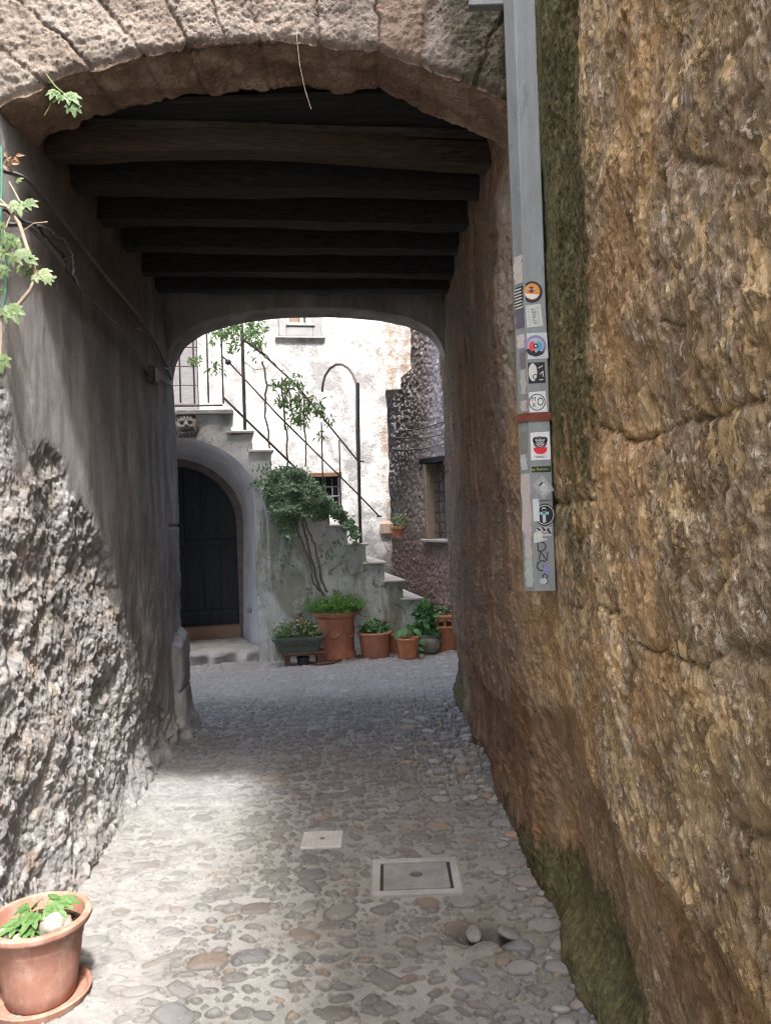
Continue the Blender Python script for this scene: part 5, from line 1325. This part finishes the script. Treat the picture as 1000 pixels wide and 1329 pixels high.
# 1 round black and orange badge (its character is left out: plain bands only)
o, c, l = stick(690, 379, 27, 28, BLK, rnd_=True, label='round black sticker with orange centre')
ink(o, c, [circ(0, .5, 10.3, 10.6)], (.50, .22, .04), l+.0003); ink(o, c, [circ(0, 1, 10, 10, 14, math.pi*1.1, math.pi*1.9)], (.55, .55, .52), l+.0006)
ink(o, c, [circ(-1, 3, 4.5, 4)], (.12, .02, .015), l+.0009); text('o o', o, c, 7, (.55, .5, .45), l+.0012, dx=-1, dz=4)
o, c, l = stick(692, 410, 21, 29, (.40, .42, .40), .10, label='tilted pale label with vertical lettering')
ink(o, c, [ln(-6, -12, -6, 12, .5), ln(6, -12, 6, 12, .5), ln(-2, 9, -2, 4, .5)], (.2, .2, .2), l+.0003, rot=.10); text('STREET', o, c, 6.5, (.05, .05, .06), l+.0004, rot=R(96), dx=1)
o, c, l = stick(694.5, 449, 31, 34, (.42, .45, .44), .02, label='square sticker with round purple, red and blue emblem')
ink(o, c, [circ(0, 0, 14)], (.20, .17, .30), l+.0003); ink(o, c, [circ(0, 0, 10.5)], (.30, .33, .40), l+.0005)
ink(o, c, [circ(-4.5, -1, 4.2, 7)], (.50, .05, .06), l+.0008); ink(o, c, [circ(4.2, -.5, 4.0, 6)], (.06, .26, .40), l+.0009); ink(o, c, [[(-13, -5), (-9, -3), (-6, -7), (-2, -6), (0, -9), (4, -6), (8, -8), (12, -4), (9, -11), (0, -14), (-9, -11)]], BLK, l+.0011)
ink(o, c, [circ(0, 0, 3.2)], BLK, l+.0013); ink(o, c, [circ(0, 0, 1.4)], (.5, .52, .5), l+.0015)
for k in range(9):
    a = R(155-16*k); text('RASTA EL ROCK'[k], o, c, 4.2, (.55, .45, .6), l+.0007, rot=a-R(90), dx=12*math.cos(a), dz=12*math.sin(a)) if False else None
o, c, l = stick(695, 484, 24, 27, BLK, .02, label='black square sticker with a white oval shape')
ink(o, c, [circ(-4, 1, 5.5, 11.5)], (.48, .48, .45), l+.0003); ink(o, c, ringp(-1, -5, 3.6, 1.1), BLK, l+.0006); ink(o, c, [ln(3, 6, 9, 9, 1.2), ln(5, -2, 9, 2, 1.2), ln(4, -9, 9, -9, 1.4), ln(9, 2, 9, -5, 1.2)], (.45, .45, .42), l+.0004)
o, c, l = stick(696.5, 522, 24, 27, (.50, .53, .51), .05, label='white sticker lettered M R O in a rounded frame')
ink(o, c, ringp(0, 0, 10.8, 1.2, 11), (.02, .03, .06), l+.0003); ink(o, c, [ln(-10.4, -3, -10.4, 5, 1), ln(10.2, -4, 10.2, 4, 1)], (.35, .03, .05), l+.0006)
text('M', o, c, 8, BLK, l+.0004, dx=-4.5, dz=4); text('R', o, c, 8, BLK, l+.0004, dx=-4, dz=-4, rot=.05); text('O', o, c, 15, BLK, l+.0004, dx=4.2, dz=0, sx=.72)
o, c, l = stick(700.5, 579, 26, 36, (.52, .54, .54), .02, label='white sticker with a grey mask above a red shape')
ink(o, c, [circ(0, 5, 9, 8), circ(-6, 8, 4), circ(6, 8, 4)], (.06, .07, .08), l+.0003); ink(o, c, [circ(0, 4, 5, 5), circ(-5, 8, 1.6), circ(5, 8, 1.6), ln(-7, 12, 7, 12, .7)], (.30, .30, .30), l+.0005); ink(o, c, ringp(-2.2, 5, 1.8, .7)+ringp(2.2, 5, 1.8, .7)+[ln(-2, 1, 2, 1, .8)], BLK, l+.0007)
ink(o, c, [[(-9, -2), (-4, -1), (-1, -3), (3, -1), (9, -2), (8, -7), (4, -10), (-4, -10), (-8, -7)]], (.50, .02, .03), l+.0008); ink(o, c, [ln(-8, -13.2, 8, -13.2, .5), ln(-5, -14.8, 5, -14.8, .5)], (.1, .1, .1), l+.0004)
o, c, l = stick(700, 609, 29, 7.5, BLK, .0, label='narrow black strip with yellow-green script'); text('by Ramon', o, c, 5.4, (.30, .36, .06), l+.0004)
o, c, l = stick(704, 632, 20, 25, (.24, .26, .26), R(38), label='torn grey sticker set askew'); ink(o, c, [circ(0, 0, 5, 7), ln(-7, -7, 6, -9, 1.5), ln(-3, 4, 7, 6, 2)], (.36, .37, .36), l+.0003, rot=R(38))
o, c, l = stick(706.5, 668, 26, 29, BLK, rnd_=True, label='round black sticker with a white T-shaped figure')
ink(o, c, ringp(0, 0, 11.8, .9, 12.8), (.40, .42, .42), l+.0003); ink(o, c, [ln(-1, 8, -1, -10, 4), ln(-6, 2, 5, 2, 3.5), circ(-1, 7, 2.8)], (.35, .42, .42), l+.0004); ink(o, c, [ln(-5.5, 1, 4.5, 1, 2)], (.12, .38, .36), l+.0006)
stick(694.5, 662, 9, 29, (.42, .45, .48), 0, 'torn_paper', lift=.0022)
stick(696, 697, 14, 14, (.40, .41, .39), .2, 'torn_paper', lift=.0015)
o, c, l = stick(705, 690, 20, 12, (.33, .35, .34), 0, 'torn_paper', lift=.0010); text('ACE', o, c, 9, BLK, l+.0004, rot=.1); ink(o, c, [ln(-9, 5, -4, 2, 2), ln(-2, 6, 2, 1, 2), ln(5, 4, 9, -3, 2)], BLK, l+.0004)
cg = at(705, 730, DY)
gr_ = MB(); grf = ink(du, cg, [ln(0, 0, .1, .1, .1)], BLK, .0006, 'graffiti')
for s, dx, dz, sz in (('D', -2, 20, 19), ('N', 0, 8, 18), ('G', -3, -5, 21), ('8', 1, -22, 20)): text(s, grf, cg, sz, (.035, .04, .045), .0009, dx=dx, dz=dz, rot=-.15 if s == 'N' else 0)
ink(grf, cg, [[(0, -4), (5, -3), (7, -9), (8, -14), (3, -16), (-1, -12)]], (.16, .16, .34), .0012, 'paint_blot'); ink(grf, cg, [circ(-1, -24, 5, 4), circ(-6, 29, 4, 3), circ(0, 30, 6, 2)], (.30, .33, .37), .0011, 'paint_blot')
# torn paper on the narrow side face
rr = random.Random(11)
sdv = Vector((XRG-.004-XL, DY+.003-2.785, 0)); sl__ = sdv.length; sdv.normalize(); snv = Vector((sdv.y, -sdv.x, 0))
def sidep(pyt, pyb, a, b, col, label=None, nm='torn_paper', lift=.0012):
    zt_ = at(680, pyt, 2.76).z; zb_ = at(680, pyb, 2.76).z; n = 9; L_ = []; R__ = []
    for i in range(n+1):
        z = zb_+(zt_-zb_)*i/n; L_.append((max(0, a+rr.uniform(-.12, .1)), z)); R__.append((min(1, b+rr.uniform(-.1, .08)), z))
    poly = L_+R__[::-1]; base = Vector((XL, 2.785, 0))
    vs = [base+sdv*(q*sl__)+snv*lift+Vector((0, 0, z)) for q, z in poly]; vs2 = [v-snv*.0008 for v in vs]; k = len(vs)
    mb = MB(); mb.add(vs+vs2, [tuple(range(k)), tuple(range(2*k-1, k-1, -1))]+[((i+1) % k, i, i+k, (i+1) % k+k) for i in range(k)]); o = mb.build(nm, paint(col), du, absolute=True)
    if label: o['label'] = label
sidep(332, 368, .1, .95, (.36, .34, .31)); sidep(372, 398, .1, .9, BLK, 'torn black and white sticker on the narrow side'); 
for k in range(7): sidep(374+k*4, 376+k*4, .1, .8, (.45, .45, .42), lift=.002)
sidep(400, 425, .1, 1, (.10, .09, .12)); sidep(434, 452, .2, .9, (.42, .38, .36)); sidep(456, 478, .4, 1, (.14, .12, .13)); sidep(480, 512, .4, .95, (.33, .32, .29)); sidep(520, 534, .3, .9, (.36, .33, .29))
sidep(560, 588, .1, .8, (.16, .15, .13)); sidep(590, 610, .1, .7, (.35, .36, .35)); sidep(615, 690, .05, .98, (.38, .34, .32), 'long torn pinkish-white paper strip'); sidep(690, 722, .2, .9, (.35, .32, .30)); sidep(722, 762, .2, .95, (.30, .33, .31))
# short arm carrying the duct at the top
ab = MB(); p = at(640, 2, 2.8); ab.box((p.x-.09, 2.80, p.z-.01), (.50, 2.84, p.z+.012), bev=.003); ab.build('conduit_arm', M_duct, du, absolute=True)
